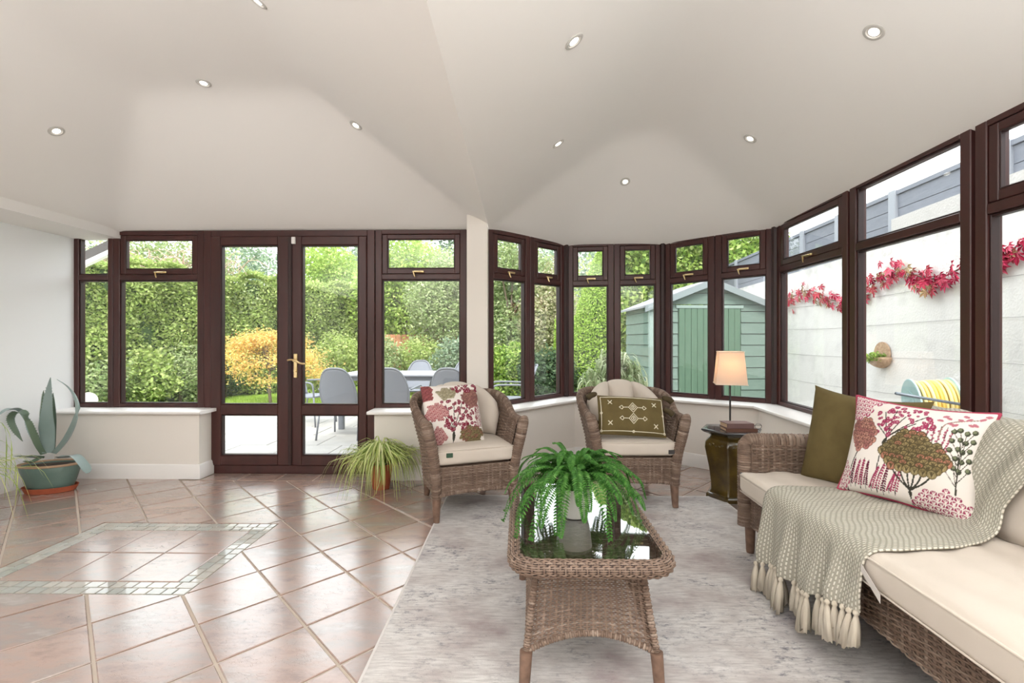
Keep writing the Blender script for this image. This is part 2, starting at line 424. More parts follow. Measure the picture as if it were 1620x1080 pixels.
def strip(x0, x1, y0, y1, along):
    Ln = (x1-x0) if along == 'x' else (y1-y0); rows = 2; wd = ((y1-y0) if along == 'x' else (x1-x0))/rows
    for r_ in range(rows):
        p = 0.; first = True
        while p < Ln-.01:
            l = random.uniform(.05, .085)
            if first and r_: l *= .5
            first = False
            e = min(p+l, Ln)
            if Ln-e < .025: e = Ln
            g = .003
            bx = (x0+p+g, x0+e-g, y0+r_*wd+g, y0+(r_+1)*wd-g) if along == 'x' else (x0+r_*wd+g, x0+(r_+1)*wd-g, y0+p+g, y0+e-g)
            axis_tile(*bx, m=random.choice(M_MOS), name='mosaic_piece', ch=.002); p = e
strip(IX0, IX1, IY0, IY0+bw, 'x'); strip(IX0, IX1, IY1-bw, IY1, 'x')
strip(IX0, IX0+bw, IY0+bw, IY1-bw, 'y'); strip(IX1-bw, IX1, IY0+bw, IY1-bw, 'y')
x = -2.66
while x < -1.24:
    e = min(x+.313, -1.235); axis_tile(x+.005, e-.005, 3.836, 4.03); x = e

# ------------------------------------------------------------------ walls
mb = MB(); mb.box((XL-.1, YREAR, 0), (XL, YW+.1, 2.3)); obj('wall_left', mb, mat('wall_paint_lit', lin(246, 247, 248), .7, bump=(60, .05, .004)), kind='structure')  # whiter wall paint: the stronger light on this wall is put into its colour
mb = MB(); mb.box((XL-.1, YREAR-.1, -.05), (BAY[-1].x+.3, YREAR, 3.2)); obj('wall_rear', mb, M_WALL, kind='structure')
YF = 3.875
mb = MB(); mb.box((XL, YF, 0), (-2.69, YW+.1, SILL-.027)); obj('wall_back', mb, M_WALL, kind='structure')
def ribbon_solid(mb, A, B, z0, z1, dz=None):
    """solid between plan polylines A (inside) and B (outside)"""
    n = len(A); dz = dz or [0]*n; V = []
    for i in range(n): V += [(A[i][0], A[i][1], z0[i] if isinstance(z0, list) else z0), (B[i][0], B[i][1], z0[i] if isinstance(z0, list) else z0), (B[i][0], B[i][1], z1+dz[i]), (A[i][0], A[i][1], z1+dz[i])]
    fs = [(0,1,2,3), tuple(4*(n-1)+k for k in (3,2,1,0))]
    for i in range(n-1):
        for k in range(4): fs.append((4*i+k, 4*i+(k+1) % 4, 4*i+4+(k+1) % 4, 4*i+4+k))
    return mb.add(V, fs)
JIN = Vector((in_bay[0].x, YF))             # where the straight dwarf wall turns into the bay
e = (in_bay[1]-in_bay[0]).normalized(); tt = (YF-in_bay[0].y)/e.y; JIN = in_bay[0]+e*tt
LA = [Vector((-1.215, YF)), JIN]+in_bay[1:]; LB = [Vector((-1.215, YW+.1)), Vector((BAY[0].x-.03, YW+.1))]+out_bay[1:]
DZL = [0, .008]+DZ[1:]
for i, nm in enumerate(('wall_back_right', 'wall_bay_left', 'wall_bay_middle', 'wall_bay_right', 'wall_window_side')):
    mb = MB(); ribbon_solid(mb, LA[i:i+2], LB[i:i+2], 0, SILL-.027, DZL[i:i+2]); obj(nm, mb, M_WALL, kind='structure')
# the solid wall behind the last right-hand window, out of the picture
WLS = [0, .965, 1.85, 2.77, 3.69]; NW = 4     # windows along the right wall
endp = P3b+RD*WLS[-1]
mb = MB(); nrm = inward(*SEGS[3])
pa = endp; pb = BAY[-1]
mb.prism([(pa.x, pa.y), (pb.x, pb.y), (pb.x-nrm.x*.1, pb.y-nrm.y*.1), (pa.x-nrm.x*.1, pa.y-nrm.y*.1)], SILL, 2.2); obj('wall_right', mb, M_WALL, kind='structure')
# post between the door wall and the bay
pl, pr = W(738.5, 3.90), W(771, 3.90)
mb = MB(); mb.box((pl.x, pl.y, 0), (pr.x, YW+.12, 2.22)); obj('trim_2', mb, M_WALL, kind='structure')
# window boards with rounded noses
def sill(name, A, B, dz):
    mb = MB(); n = len(A); prof = [(0, 0), (-.010, .004), (-.0135, .0135), (-.010, .023), (0, .027)]
    I = offs = None
    rings = []
    for i in range(n):
        dirv = (A[i]-B[i]); dirv = Vector((dirv.x, dirv.y)).normalized()
        ring = [(A[i].x-dirv.x*p[0], A[i].y-dirv.y*p[0], SILL-.027+dz[i]+p[1]) for p in prof]
        ring += [(B[i].x, B[i].y, SILL+dz[i]), (B[i].x, B[i].y, SILL-.027+dz[i])]; rings.append(ring)
    k = len(rings[0]); V = [p for r_ in rings for p in r_]; fs = [tuple(range(k))[::-1], tuple(range((n-1)*k, n*k))]
    for i in range(n-1):
        for j in range(k): fs.append((i*k+j, i*k+(j+1) % k, (i+1)*k+(j+1) % k, (i+1)*k+j))
    mb.add(V, fs); return obj(name, mb, M_TRIM, smooth=40, kind='structure')
sill('trim_3', [Vector((XL, YF-.045)), Vector((-2.645, YF-.045))], [Vector((XL, YW+.01)), Vector((-2.645, YW+.01))], [0, 0])
sA = offline(BAY, .215); e = (sA[1]-sA[0]).normalized(); JS = sA[0]+e*((YF-.045-sA[0].y)/e.y)
sill('trim_4', [Vector((-1.262, YF-.045)), JS]+sA[1:], [Vector((-1.262, YW+.01)), BAY[0]+Vector((-.02, .03))]+offline(BAY, -.01)[1:], DZL)
# skirting boards: a chamfered profile along a plan line
def skirt(name, pts, closed=False):
    mb = MB(); prof = [(0, 0), (.016, 0), (.016, .085), (.012, .095), (.012, .105), (.006, .118), (0, .122)]
    n = len(pts); rings = []
    for i in range(n):
        d0 = (pts[i]-pts[i-1]).normalized() if i else None; d1 = (pts[i+1]-pts[i]).normalized() if i < n-1 else None
        n0 = Vector((d0.y, -d0.x)) if d0 else None; n1 = Vector((d1.y, -d1.x)) if d1 else None
        if n0 and n1: bis = (n0+n1).normalized(); bis = bis/max(bis.dot(n0), .3)
        else: bis = n0 or n1
        rings.append([(pts[i].x+bis.x*p[0], pts[i].y+bis.y*p[0], p[1]) for p in prof])
    k = len(prof); V = [p for r_ in rings for p in r_]; fs = [tuple(range(k)), tuple(range((n-1)*k, n*k))[::-1]]
    for i in range(n-1):
        for j in range(k): fs.append((i*k+j, (i+1)*k+j, (i+1)*k+(j+1) % k, i*k+(j+1) % k))
    mb.add(V, fs); return obj(name, mb, M_TRIM, smooth=30, kind='structure')
V2 = lambda x, y: Vector((x, y))
skirt('baseboard_left', [V2(XL, YREAR), V2(XL, YF-.017)])
skirt('baseboard_back', [V2(XL+.017, YF), V2(-2.69, YF), V2(-2.69, YW-.01)])
skirt('baseboard_bay', [V2(-1.215, YW-.01), V2(-1.215, YF), JIN]+in_bay[1:])

# ------------------------------------------------------------------ windows and doors
class Fr:                                    # local frame: x along, y outward, z up, with a small rise along the run
    def __init__(s, A, B, dz0=0, dz1=0, z=SILL):
        s.A = A; s.L = (B-A).length; s.e = (B-A).normalized(); s.n = -inward(A, B) if A.x > -.5 and B.x > -.3 else Vector((0, 1)); s.dz0 = dz0; s.dz1 = dz1; s.z = z
    def box(s, mb, a, b, c=.004):
        t = MB(); t.cbox(a, b, c); V = t.V(); f = np.clip(V[:, 0]/s.L, 0, 1)
        X = s.A.x+V[:, 0]*s.e.x+V[:, 1]*s.n.x; Y = s.A.y+V[:, 0]*s.e.y+V[:, 1]*s.n.y; Z = s.z+V[:, 2]+s.dz0+(s.dz1-s.dz0)*f
        mb.add(np.stack([X, Y, Z], 1), t.f)
    def pt(s, x, y, z): return Vector((s.A.x+x*s.e.x+y*s.n.x, s.A.y+x*s.e.y+y*s.n.y, s.z+z+s.dz0+(s.dz1-s.dz0)*x/s.L))
def rect_frame(fr, mb, x0, x1, z0, z1, wl, wr, wb, wt, y0, y1, c=.004):
    fr.box(mb, (x0, y0, z0), (x0+wl, y1, z1), c); fr.box(mb, (x1-wr, y0, z0), (x1, y1, z1), c)
    fr.box(mb, (x0+wl-.002, y0, z0), (x1-wr+.002, y1, z0+wb), c); fr.box(mb, (x0+wl-.002, y0, z1-wt), (x1-wr+.002, y1, z1), c)
H = EAVE-SILL+.012
def window(idx, A, B, dz0, dz1, sash=True, handle=True, fw=.058, hx=.5):
    fr = Fr(A, B, dz0, dz1); L = fr.L
    root = empty('window_%d' % idx, fr.pt(L/2, 0, 0), kind='structure')
    mb = MB(); rect_frame(fr, mb, .002, L-.002, 0, H, fw, fw, .034, .038, 0, .07)
    fr.box(mb, (fw, 0, 1.118), (L-fw, .07, 1.165))
    obj('frame', mb, M_WOOD, root)
    mb = MB()                                 # glazing beads of the lower light
    rect_frame(fr, mb, fw, L-fw, .034, 1.118, .012, .012, .008, .012, .012, .05, .003); obj('glazing_bead', mb, M_WOODD, root)
    mb = MB(); fr.box(mb, (fw+.006, .033, .04), (L-fw-.006, .037, 1.11), .0005); obj('pane', mb, M_GLASS, root)
    if sash:
        mb = MB(); rect_frame(fr, mb, fw+.004, L-fw-.004, 1.168, H-.04, .046, .046, .046, .04, .006, .055)
        s_ = obj('sash', mb, M_WOOD, root)
        mb = MB(); fr.box(mb, (fw+.044, .033, 1.208), (L-fw-.044, .037, H-.075), .0005); obj('pane', mb, M_GLASS, s_)
        mb = MB(); rect_frame(fr, mb, fw+.05, L-fw-.05, 1.214, H-.08, .008, .008, .008, .008, .010, .03, .002); obj('glazing_bead', mb, M_WOODD, s_)
        if handle:
            x = L*hx; mb = MB()
            fr.box(mb, (x-.012, -.012, 1.176), (x+.075, .002, 1.192), .003); fr.box(mb, (x-.02, -.03, 1.178), (x+.06, -.012, 1.186), .003)
            a = fr.pt(x-.012, -.022, 1.18); b = fr.pt(x+.004, -.03, 1.135); mb.tube([a, (a+b)/2+Vector((0, 0, -.004)), b], [.007, .006, .004], 6)
            obj('handle', mb, M_BRASS, s_, smooth=40)
    else:
        mb = MB(); fr.box(mb, (fw+.004, .033, 1.165), (L-fw-.004, .037, H-.038), .0005); obj('pane', mb, M_GLASS, root)
        mb = MB(); rect_frame(fr, mb, fw, L-fw, 1.165, H-.038, .012, .012, .012, .012, .012, .05, .003); obj('glazing_bead', mb, M_WOODD, root)
    return root
YB = lambda px: W(px, YW+.0)
xw = lambda px: V2((px-810)/F*4.05-4.05*math.sin(YAW), YW)
xN0, xN1, xN2, xD0, xD1, xP = (xw(p).x for p in (104, 168.5, 317, 317, 592, 738.5))
window(1, V2(xN0, YW), V2(xN1, YW), 0, 0, sash=False, fw=.045)
window(2, V2(xN1, YW), V2(xN2, YW), 0, 0, hx=.5)
window(3, V2(xD1, YW), V2(xP, YW), 0, 0, hx=.44)
n = 4
for k, (hx, ) in zip(range(3), ((.5,), (.5,), (.5,))):
    a, b = BAY[k], BAY[k+1]; m_ = (a+b)/2; zm = (DZ[k]+DZ[k+1])/2; e = (b-a).normalized()
    a2 = a+e*(.012 if k else .0); b2 = b-e*.012
    window(n, a2, m_, DZ[k], zm, hx=.45, fw=.058); window(n+1, m_, b2, zm, DZ[k+1], hx=.45, fw=.058); n += 2
    if k < 3:
        mb = MB(); p = b; mb.lathe([(.03, 0), (.03, H)], (p.x, p.y, SILL+DZ[k+1]), 8); p_ = inward(a, b)
        V = mb.V()-np.array((p_.x*-.02, p_.y*-.02, 0))*0; obj('trim_%d' % (10+k), mb, M_WOODD, kind='structure')
for k in range(NW):
    a = P3b+RD*(.012+WLS[k]); b = P3b+RD*(WLS[k+1]-.004); z0 = .043-.009*k; window(n, a, b, z0, z0-.009, sash=(k % 2 == 0), hx=.5); n += 1
# french doors
fr = Fr(V2(xD0, YW), V2(xD1, YW), z=0); LD = fr.L
door = empty('door_1', fr.pt(LD/2, 0, 0), kind='structure')
mb = MB(); rect_frame(fr, mb, .002, LD-.002, -.005, EAVE+.01, .066, .066, .075, .055, -.005, .07); obj('frame', mb, M_WOOD, door)
x0, x1 = .068, LD-.068; xm = .068+(xw(460).x-xw(330.5).x)
def leaf(xa, xb, lw_, rw_):
    mb = MB(); z0, z1 = .072, EAVE-.047
    rect_frame(fr, mb, xa, xb, z0, z1, lw_, rw_, .085, .075, -.022, .045, .006); fr.box(mb, (xa+lw_-.002, -.022, .512), (xb-rw_+.002, .045, .60), .006)
    l = obj('door_leaf', mb, M_WOOD, door)
    for a, b in ((z0+.085, .512), (.60, z1-.075)):
        mb = MB(); fr.box(mb, (xa+lw_-.004, .012, a-.004), (xb-rw_+.004, .016, b+.004), .0005); obj('pane', mb, M_GLASS, l)
        mb = MB(); rect_frame(fr, mb, xa+lw_, xb-rw_, a, b, .010, .010, .010, .010, -.016, .03, .003); obj('glazing_bead', mb, M_WOODD, l)
    return l
l1 = leaf(x0, xm-.003, .092, .112); l2 = leaf(xm+.003, x1, .092, .07)
mb = MB(); fr.box(mb, (xm-.02, -.036, .074), (xm+.014, -.018, EAVE-.05), .006); obj('meeting_stile', mb, M_WOODD, l1)
hx = xm+.045; mb = MB()
fr.box(mb, (hx-.016, -.034, .835), (hx+.016, -.022, 1.045), .004)
a = fr.pt(hx, -.07, .985)
mb.tube([fr.pt(hx, -.03, .985), a], .009, 8)
mb.tube(crom([fr.pt(hx-.05, -.068, .988), fr.pt(hx-.02, -.072, .994), fr.pt(hx+.02, -.072, .985), fr.pt(hx+.06, -.07, .962), fr.pt(hx+.10, -.068, .958)], 12), [.008]*9+[.009, .009, .006], 8)
mb.tube([fr.pt(hx, -.045, .895), fr.pt(hx, -.02, .895)], .011, 10)
obj('handle', mb, M_BRASS, l2, smooth=40)
mb = MB(); fr.box(mb, (xm+.012, -.04, EAVE-.115), (xm+.045, -.022, EAVE-.055), .003); fr.box(mb, (xm-.006, -.034, EAVE-.085), (xm+.012, -.022, EAVE-.06), .003); obj('door_catch', mb, M_WHITEP, l2)

# ------------------------------------------------------------------ recessed ceiling lights
M_BULB = mat('lamp_glow', lin(255, 250, 240), .4, emis=((1, .95, .87, 1), 4))
M_RING = mat('shaded_lamp_ring', lin(196, 192, 186), .35)  # ring colour greyed: shading of a recess is painted in
dl = [((407, 1), 'slope at the top edge, nearest of the left vault'), ((908, 65), 'slope above the coffee table, nearer of two'), ((1383, 50), 'slope above the sofa'),
      ((322, 131), 'flat above the inlaid floor panel'), ((89, 207), 'slope by the left wall'), ((563, 198), 'hip above the right-hand door'),
      ((883, 227), 'slope above the left armchair, farther of two'), ((1187, 219), 'slope above the corner window'), ((989, 287), 'slope above the middle bay windows')]
for (px, py), where in dl:
    dirv = Vector((W(px, 1).x, W(px, 1).y, -(py-540)/F)); t = .6; o_ = Vector((0, 0, CAMZ))
    while t < 6:
        p = o_+dirv*t
        if p.z >= ceil_at(p.x, p.y): break
        t += .002
    h = .02; nx = (ceil_at(p.x+h, p.y)-ceil_at(p.x-h, p.y))/(2*h); ny = (ceil_at(p.x, p.y+h)-ceil_at(p.x, p.y-h))/(2*h)
    nrm_ = Vector((nx, ny, -1)).normalized(); q_ = nrm_.to_track_quat('Z', 'Y'); p = p+nrm_*.001
    root = empty('downlight', p, 'round white downlight in the ceiling '+where, 'ceiling light', 'recessed downlights')
    root.rotation_euler = q_.to_euler(); ORG[root.name] = np.zeros(3)
    mb = MB(); mb.lathe([(.030, -.004), (.043, -.002), (.043, .003), (.038, .006), (.030, .005), (.028, .001)], n=24); obj('ring', mb, M_RING, root, smooth=40)
    mb = MB(); mb.lathe([(.021, .001), (.021, .002), (.014, .004), (.004, .005)], n=20); obj('bulb', mb, M_BULB, root, smooth=True)
# ------------------------------------------------------------------ rug
def rugmat():
    m, nt, b, N, L = nmat('distressed_rug')
    tc = N('ShaderNodeTexCoord')
    def noise(scale, sx, sy, det=6, rough=.6):
        mp = N('ShaderNodeMapping'); mp.inputs['Scale'].default_value = (sx, sy, 1); L(tc.outputs['Object'], mp.inputs[0])
        n = N('ShaderNodeTexNoise'); n.inputs['Scale'].default_value = scale; n.inputs['Detail'].default_value = det; n.inputs['Roughness'].default_value = rough; L(mp.outputs[0], n.inputs['Vector']); return n.outputs[0]
    def ramp(src, *st):
        cr = N('ShaderNodeValToRGB'); e = cr.color_ramp.elements
        e[0].position, e[0].color = st[0]; e[1].position, e[1].color = st[-1]
        for p, c_ in st[1:-1]: q = e.new(p); q.color = c_
        L(src, cr.inputs[0]); return cr.outputs[0]
    def mixc(f, a, b_):
        mx = N('ShaderNodeMix'); mx.data_type = 'RGBA'; L(f, mx.inputs[0]); L(a, mx.inputs[6])
        if isinstance(b_, tuple): mx.inputs[7].default_value = b_
        else: L(b_, mx.inputs[7])
        return mx.outputs[2]
    base = ramp(noise(2.2, 1, 1.6), (.32, lin(166, 150, 148)), (.45, lin(198, 191, 187)), (.56, lin(216, 212, 208)), (.70, lin(182, 174, 174)))
    streak = ramp(noise(16, .8, 6), (.42, (0, 0, 0, 1)), (.62, (1, 1, 1, 1)))
    ms = N('ShaderNodeMath'); ms.operation = 'MULTIPLY'; L(streak, ms.inputs[0]); ms.inputs[1].default_value = .45
    c1 = mixc(ms.outputs[0], base, lin(158, 150, 148))
    big = ramp(noise(2.6, 1, 1.3, 5), (.46, (0, 0, 0, 1)), (.60, (1, 1, 1, 1)))
    sp = ramp(noise(38, .7, 1.4, 8, .78), (.51, (0, 0, 0, 1)), (.64, (1, 1, 1, 1)))
    mm = N('ShaderNodeMath'); mm.operation = 'MULTIPLY'; L(big, mm.inputs[0]); L(sp, mm.inputs[1])
    c2 = mixc(mm.outputs[0], c1, lin(116, 114, 122))
    sp2 = ramp(noise(60, .6, 1.6, 4, .7), (.60, (0, 0, 0, 1)), (.72, (1, 1, 1, 1)))
    m2 = N('ShaderNodeMath'); m2.operation = 'MULTIPLY'; L(sp2, m2.inputs[0]); m2.inputs[1].default_value = .5
    c3 = mixc(m2.outputs[0], c2, lin(108, 102, 106)); L(c3, b.inputs['Base Color'])
    b.inputs['Roughness'].default_value = .95; b.inputs['Specular IOR Level'].default_value = .1
    bp = N('ShaderNodeBump'); bp.inputs['Strength'].default_value = .25; bp.inputs['Distance'].default_value = .004; L(noise(220, 1, 1, 2), bp.inputs['Height']); L(bp.outputs[0], b.inputs['Normal'])
    return m
RUGZ = .009
mb = MB(); mb.cbox((RUG[0], RUG[2], .0005), (RUG[1], RUG[3], RUGZ), .003)
rug = obj('rug', mb, rugmat()); tag(rug, 'pale grey distressed area rug lying under the coffee table', 'rug')
mb = MB()
for a, b in (((RUG[0]-.004, RUG[2]-.004, .0005), (RUG[0]+.008, RUG[3]+.004, RUGZ+.0015)), ((RUG[1]-.008, RUG[2]-.004, .0005), (RUG[1]+.004, RUG[3]+.004, RUGZ+.0015)), ((RUG[0]+.008, RUG[3]-.008, .0005), (RUG[1]-.008, RUG[3]+.004, RUGZ+.0015))): mb.cbox(a, b, .002)
obj('bound_edge', mb, mat('rug_binding', lin(214, 208, 204), .9), rug)

# ------------------------------------------------------------------ weaving
def weave(mb, S, nst, nrow, amp, th, fill=.9, ppu=2, stake=0, tw=1.):
    n = int(nst*ppu)+1; u = np.linspace(0, 1, n); j = np.arange(nrow)
    h = .5*fill/nrow; vc = (j+.5)/nrow
    U = np.broadcast_to(u[None, None], (nrow, 3, n)); Vv = (vc[:, None]+np.array((-h, 0, h))[None])[..., None]+0*U
    ph = amp*np.cos(PI*u[None, None]*nst+PI*tw*j[:, None, None])
    off = ph+np.array((-th*.7, th, -th*.7))[None, :, None]
    P, Nn = S(U.ravel(), Vv.ravel()); V = P+Nn*off.reshape(-1, 1)
    i = np.arange(n-1); base = (j[:, None, None]*3*n+np.arange(2)[None, :, None]*n+i[None, None])
    fs = np.stack([base, base+1, base+n+1, base+n], -1).reshape(-1, 4)
    mb.add(V, fs.tolist())
    if stake:
        m = max(nrow//2, 4); vv = np.linspace(0, 1, m); k = np.arange(int(nst)+1); hu = .5*stake/nst
        U = np.clip((k/nst)[:, None]+np.array((-hu, 0, hu))[None], 0, 1)[..., None]+np.zeros(m); Vv = np.zeros_like(U)+vv
        P, Nn = S(U.ravel(), Vv.ravel()); off = (np.array((-.0012, .0008, -.0012))[None, :, None]+np.zeros_like(U)).ravel(); V = P+Nn*off[:, None]
        i = np.arange(m-1); base = (k[:, None, None]*3*m+np.arange(2)[None, :, None]*m+i[None, None]); fs = np.stack([base, base+m, base+m+1, base+1], -1).reshape(-1, 4); mb.add(V, fs.tolist())
    return mb
def sheet(mb, S, nu, nv, off=0.):
    U, Vv = np.meshgrid(np.linspace(0, 1, nu), np.linspace(0, 1, nv), indexing='ij'); P, Nn = S(U.ravel(), Vv.ravel())
    return mb.grid((P+Nn*off).reshape(nu, nv, 3))
def fnorm(f, flip=1, e=.004):
    def S(u, v):
        P = f(u, v); a = f(np.clip(u+e, 0, 1), v)-f(np.clip(u-e, 0, 1), v); b = f(u, np.clip(v+e, 0, 1))-f(u, np.clip(v-e, 0, 1))
        n = np.cross(a, b); n /= np.maximum(np.linalg.norm(n, axis=1, keepdims=True), 1e-9); return P, n*flip
    return S
def tubeS(pts, r1, r2=None, npts=60):
    """surface of a tube: u runs round it, v along it"""
    Pp = crom(pts, npts); P, T, Nn, B = frames(Pp); tt = np.linspace(0, 1, npts); r2 = r1 if r2 is None else r2
    def S(u, v):
        g = lambda A: np.stack([np.interp(v, tt, A[:, k]) for k in range(3)], 1)
        p, n, b = g(P), g(Nn), g(B); a = 2*PI*u
        ra = np.interp(v, np.linspace(0, 1, len(r1)), r1) if hasattr(r1, '__len__') else r1
        rb = np.interp(v, np.linspace(0, 1, len(r2)), r2) if hasattr(r2, '__len__') else r2
        d = n*np.cos(a)[:, None]*np.reshape(ra, (-1, 1))+b*np.sin(a)[:, None]*np.reshape(rb, (-1, 1))
        dn = n*np.cos(a)[:, None]/np.reshape(ra, (-1, 1))+b*np.sin(a)[:, None]/np.reshape(rb, (-1, 1))
        return p+d, dn/np.linalg.norm(dn, axis=1, keepdims=True)
    return S
def wrap_tube(mb, pts, r1, r2=None, pitch=.011, nst=8, amp=.0012, th=.0016, length=None):
    Pp = crom(pts, 60); Ln = np.linalg.norm(np.diff(Pp, axis=0), axis=1).sum(); S = tubeS(pts, r1, r2)
    weave(mb, S, nst, max(int(Ln/pitch), 3), amp, th, .92, 2); return mb
def puffbox(mb, c, s, r=.03, n=14, puff=(0, 0, 0), fn=None):
    c = np.array(c, float); s = np.array(s, float)/2; g = np.linspace(-1, 1, n)
    for ax in range(3):
        for sg in (-1, 1):
            A, B = np.meshgrid(g, g, indexing='ij'); P = np.zeros((n, n, 3)); o = [q for q in range(3) if q != ax]
            if sg < 0: A, B = B, A
            if ax == 1: A, B = B, A
            P[..., o[0]] = A; P[..., o[1]] = B; P[..., ax] = sg
            Q = P*s; inn = np.clip(Q, -(s-r), s-r); d = Q-inn; Ld = np.linalg.norm(d, axis=-1, keepdims=True); Q = inn+d/np.maximum(Ld, 1e-9)*r
            for k in range(3):
                oo = [q for q in range(3) if q != k]; Q[..., k] += np.sign(P[..., k])*(np.abs(P[..., k]) > .6)*puff[k]*(1-P[..., oo[0]]**2)*(1-P[..., oo[1]]**2)
            if fn is not None: Q = fn(Q, P)
            mb.grid(Q+c)
    return mb

# ------------------------------------------------------------------ armchair (made once, then copied)
def plan_curve():
    pts = [(-.300, y) for y in np.linspace(-.31, .02, 12)]
    pts = [(-.300-.015*i/11, p[1]) for i, p in enumerate(pts)]
    for a in np.linspace(PI, 0, 40)[1:-1]: pts.append((.315*math.copysign(abs(math.cos(a))**.8, math.cos(a)), .02+.30*math.sin(a)**.8))
    pts += [(-p[0], p[1]) for p in pts[:12][::-1]]
    P = np.array(pts); s = np.concatenate([[0], np.cumsum(np.linalg.norm(np.diff(P, axis=0), axis=1))]); return P, s/s[-1], s[-1]
PC, PS, PL = plan_curve()
def plan(t, off):
    x = np.interp(t, PS, PC[:, 0]); y = np.interp(t, PS, PC[:, 1]); e = .01
    dx = np.interp(np.clip(t+e, 0, 1), PS, PC[:, 0])-np.interp(np.clip(t-e, 0, 1), PS, PC[:, 0]); dy = np.interp(np.clip(t+e, 0, 1), PS, PC[:, 1])-np.interp(np.clip(t-e, 0, 1), PS, PC[:, 1])
    l = np.hypot(dx, dy); return x-dy/l*off, y+dx/l*off, y
def ztop(y): f = np.clip((y+.20)/.46, 0, 1); f = f*f*(3-2*f); return .605+.135*f
FLZ = ([.15, .28, .42, .56, .66, .76], [-.040, -.030, -.012, .022, .046, .058])
def outer(t, v):
    _, _, y = plan(t, 0*t); z = .155+(ztop(y)-.155)*v; off = np.interp(z, *FLZ); X, Y, _ = plan(t, off); return np.stack([X, Y, z], 1)
def inner(t, v):
    _, _, y = plan(t, 0*t); z = .34+(ztop(y)-.34)*v; off = np.interp(z, *FLZ)-.048; X, Y, _ = plan(t, off); return np.stack([X, Y, z], 1)
def make_armchair():
    root = empty('wicker_armchair', (0, 0, 0))
    mb = MB(); So = fnorm(outer, -1); Si = fnorm(inner, 1)
    weave(mb, So, PL/.030, 44, .0040, .0022, .78, 4, .42); weave(mb, Si, PL/.030, 30, .0040, .0022, .78, 4, .42)
    obj('tub_shell', mb, M_WICK, root, smooth=True)
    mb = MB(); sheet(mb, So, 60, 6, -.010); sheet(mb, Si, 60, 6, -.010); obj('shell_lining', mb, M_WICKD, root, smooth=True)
    t = np.linspace(0, 1, 70); _, _, y = plan(t, 0*t); z = ztop(y); off = np.interp(z, *FLZ)-.022; X, Y, _ = plan(t, off)
    mb = MB(); wrap_tube(mb, np.stack([X, Y, z], 1), .034, .026, .010); obj('top_roll', mb, M_WICK, root, smooth=True)
    mb = MB()
    for s in (-1, 1):
        p = [(s*.322, -.318, .625), (s*.320, -.330, .60), (s*.300, -.326, .50), (s*.275, -.315, .38), (s*.262, -.306, .26), (s*.258, -.300, .15)]
        m2 = MB(); wrap_tube(m2, p, [.032, .038, .036, .034, .032, .030], [.030, .036, .036, .034, .032, .030], .010, 8); m2.lathe([(.004, .012), (.024, .010), (.034, -.004)], (s*.322, -.318, .622), 12)
        obj('front_post', m2, M_WICK, root, smooth=True)
    fp = lambda u, v: np.stack([-.245+.49*u, -.312-.012*np.sin(PI*u), .165+.02*np.sin(PI*u)*(1-v)+(.345-.165)*v], 1)
    mb = MB(); Sf = fnorm(fp, 1); weave(mb, Sf, 18, 20, .0040, .0022, .74, 4, .42); sheet(mb, Sf, 24, 3, -.06); obj('front_panel', mb, M_WICK, root, smooth=True)
    mb = MB(); wrap_tube(mb, [(-.25, -.312, .165), (-.12, -.320, .181), (.12, -.320, .181), (.25, -.312, .165)], .012, None, .009, 6); obj('front_rail', mb, M_WICK, root, smooth=True)
    for sx, sy in ((-1, -1), (1, -1), (-1, 1), (1, 1)):
        x = sx*(.255 if sy < 0 else .215); y_ = -.297 if sy < 0 else .245
        mb = MB(); mb.tube([(x+sx*.006, y_+sy*.012, .0), (x+sx*.004, y_+sy*.008, .02), (x, y_, .17)], [.020, .022, .030], 12); obj('leg', mb, M_LEG, root, smooth=40)
    mb = MB()
    def fn(Q, P):
        yb = np.clip((Q[..., 1]-.02)/.24, 0, 1); Q[..., 0] *= 1-.22*yb**2; return Q
    puffbox(mb, (0, -.055, .405), (.535, .54, .105), .028, 16, (0, .006, .014), fn); sc_ = obj('seat_cushion', mb, M_CREAM, root, smooth=True)
    mb = MB()
    loop = [(-.262, -.318, .448), (0, -.326, .449), (.262, -.318, .448)]; mb.tube(crom(loop, 14), .004, 6); obj('piping', mb, M_CREAM, sc_, smooth=True)
    # fan back cushion of three lobes
    nu, nv = 61, 22; u = np.linspace(-1, 1, nu); v = np.linspace(0, 1, nv); Ug, Vg = np.meshgrid(u, v, indexing='ij')
    lob = np.abs(np.sin(np.clip((Ug+1)*1.5*PI, 0, 3*PI)))**.45; lob = .45+.55*lob
    top = .385*np.sqrt(np.clip(1-np.abs(Ug)**2.6*.62, 0, 1))*(.965+.035*np.abs(np.sin((Ug+1)*1.5*PI))**.5)
    half = .245+.045*np.clip(Vg*1.6, 0, 1)-.02*np.clip(Vg-.6, 0, 1)
    X = Ug*half; Zc = .450+Vg*top; back_y = .235-.20*np.abs(Ug)**2.4*(1-.15*Vg)+.04*Vg
    T = .165*(1-np.abs(2*Vg-1)**3.2)**.5*(1-np.abs(Ug)**5)**.5*lob
    Fr_ = np.stack([X, back_y-T, Zc], -1); Bk = np.stack([X, back_y+T*.12, Zc], -1)
    mb = MB(); mb.grid(Fr_[::-1]); mb.grid(Bk); bc = obj('back_cushion', mb, M_CREAM, root, smooth=True)
    for uu in (-1/3, 1/3):
        mb = MB(); i = int(round((uu+1)/2*(nu-1))); mb.tube(Fr_[i, 2:-1]+np.array((0, -.001, 0)), .003, 5); obj('seam', mb, M_CREAM, bc, smooth=True)
    return root, sc_
AC, SCUSH = make_armchair()
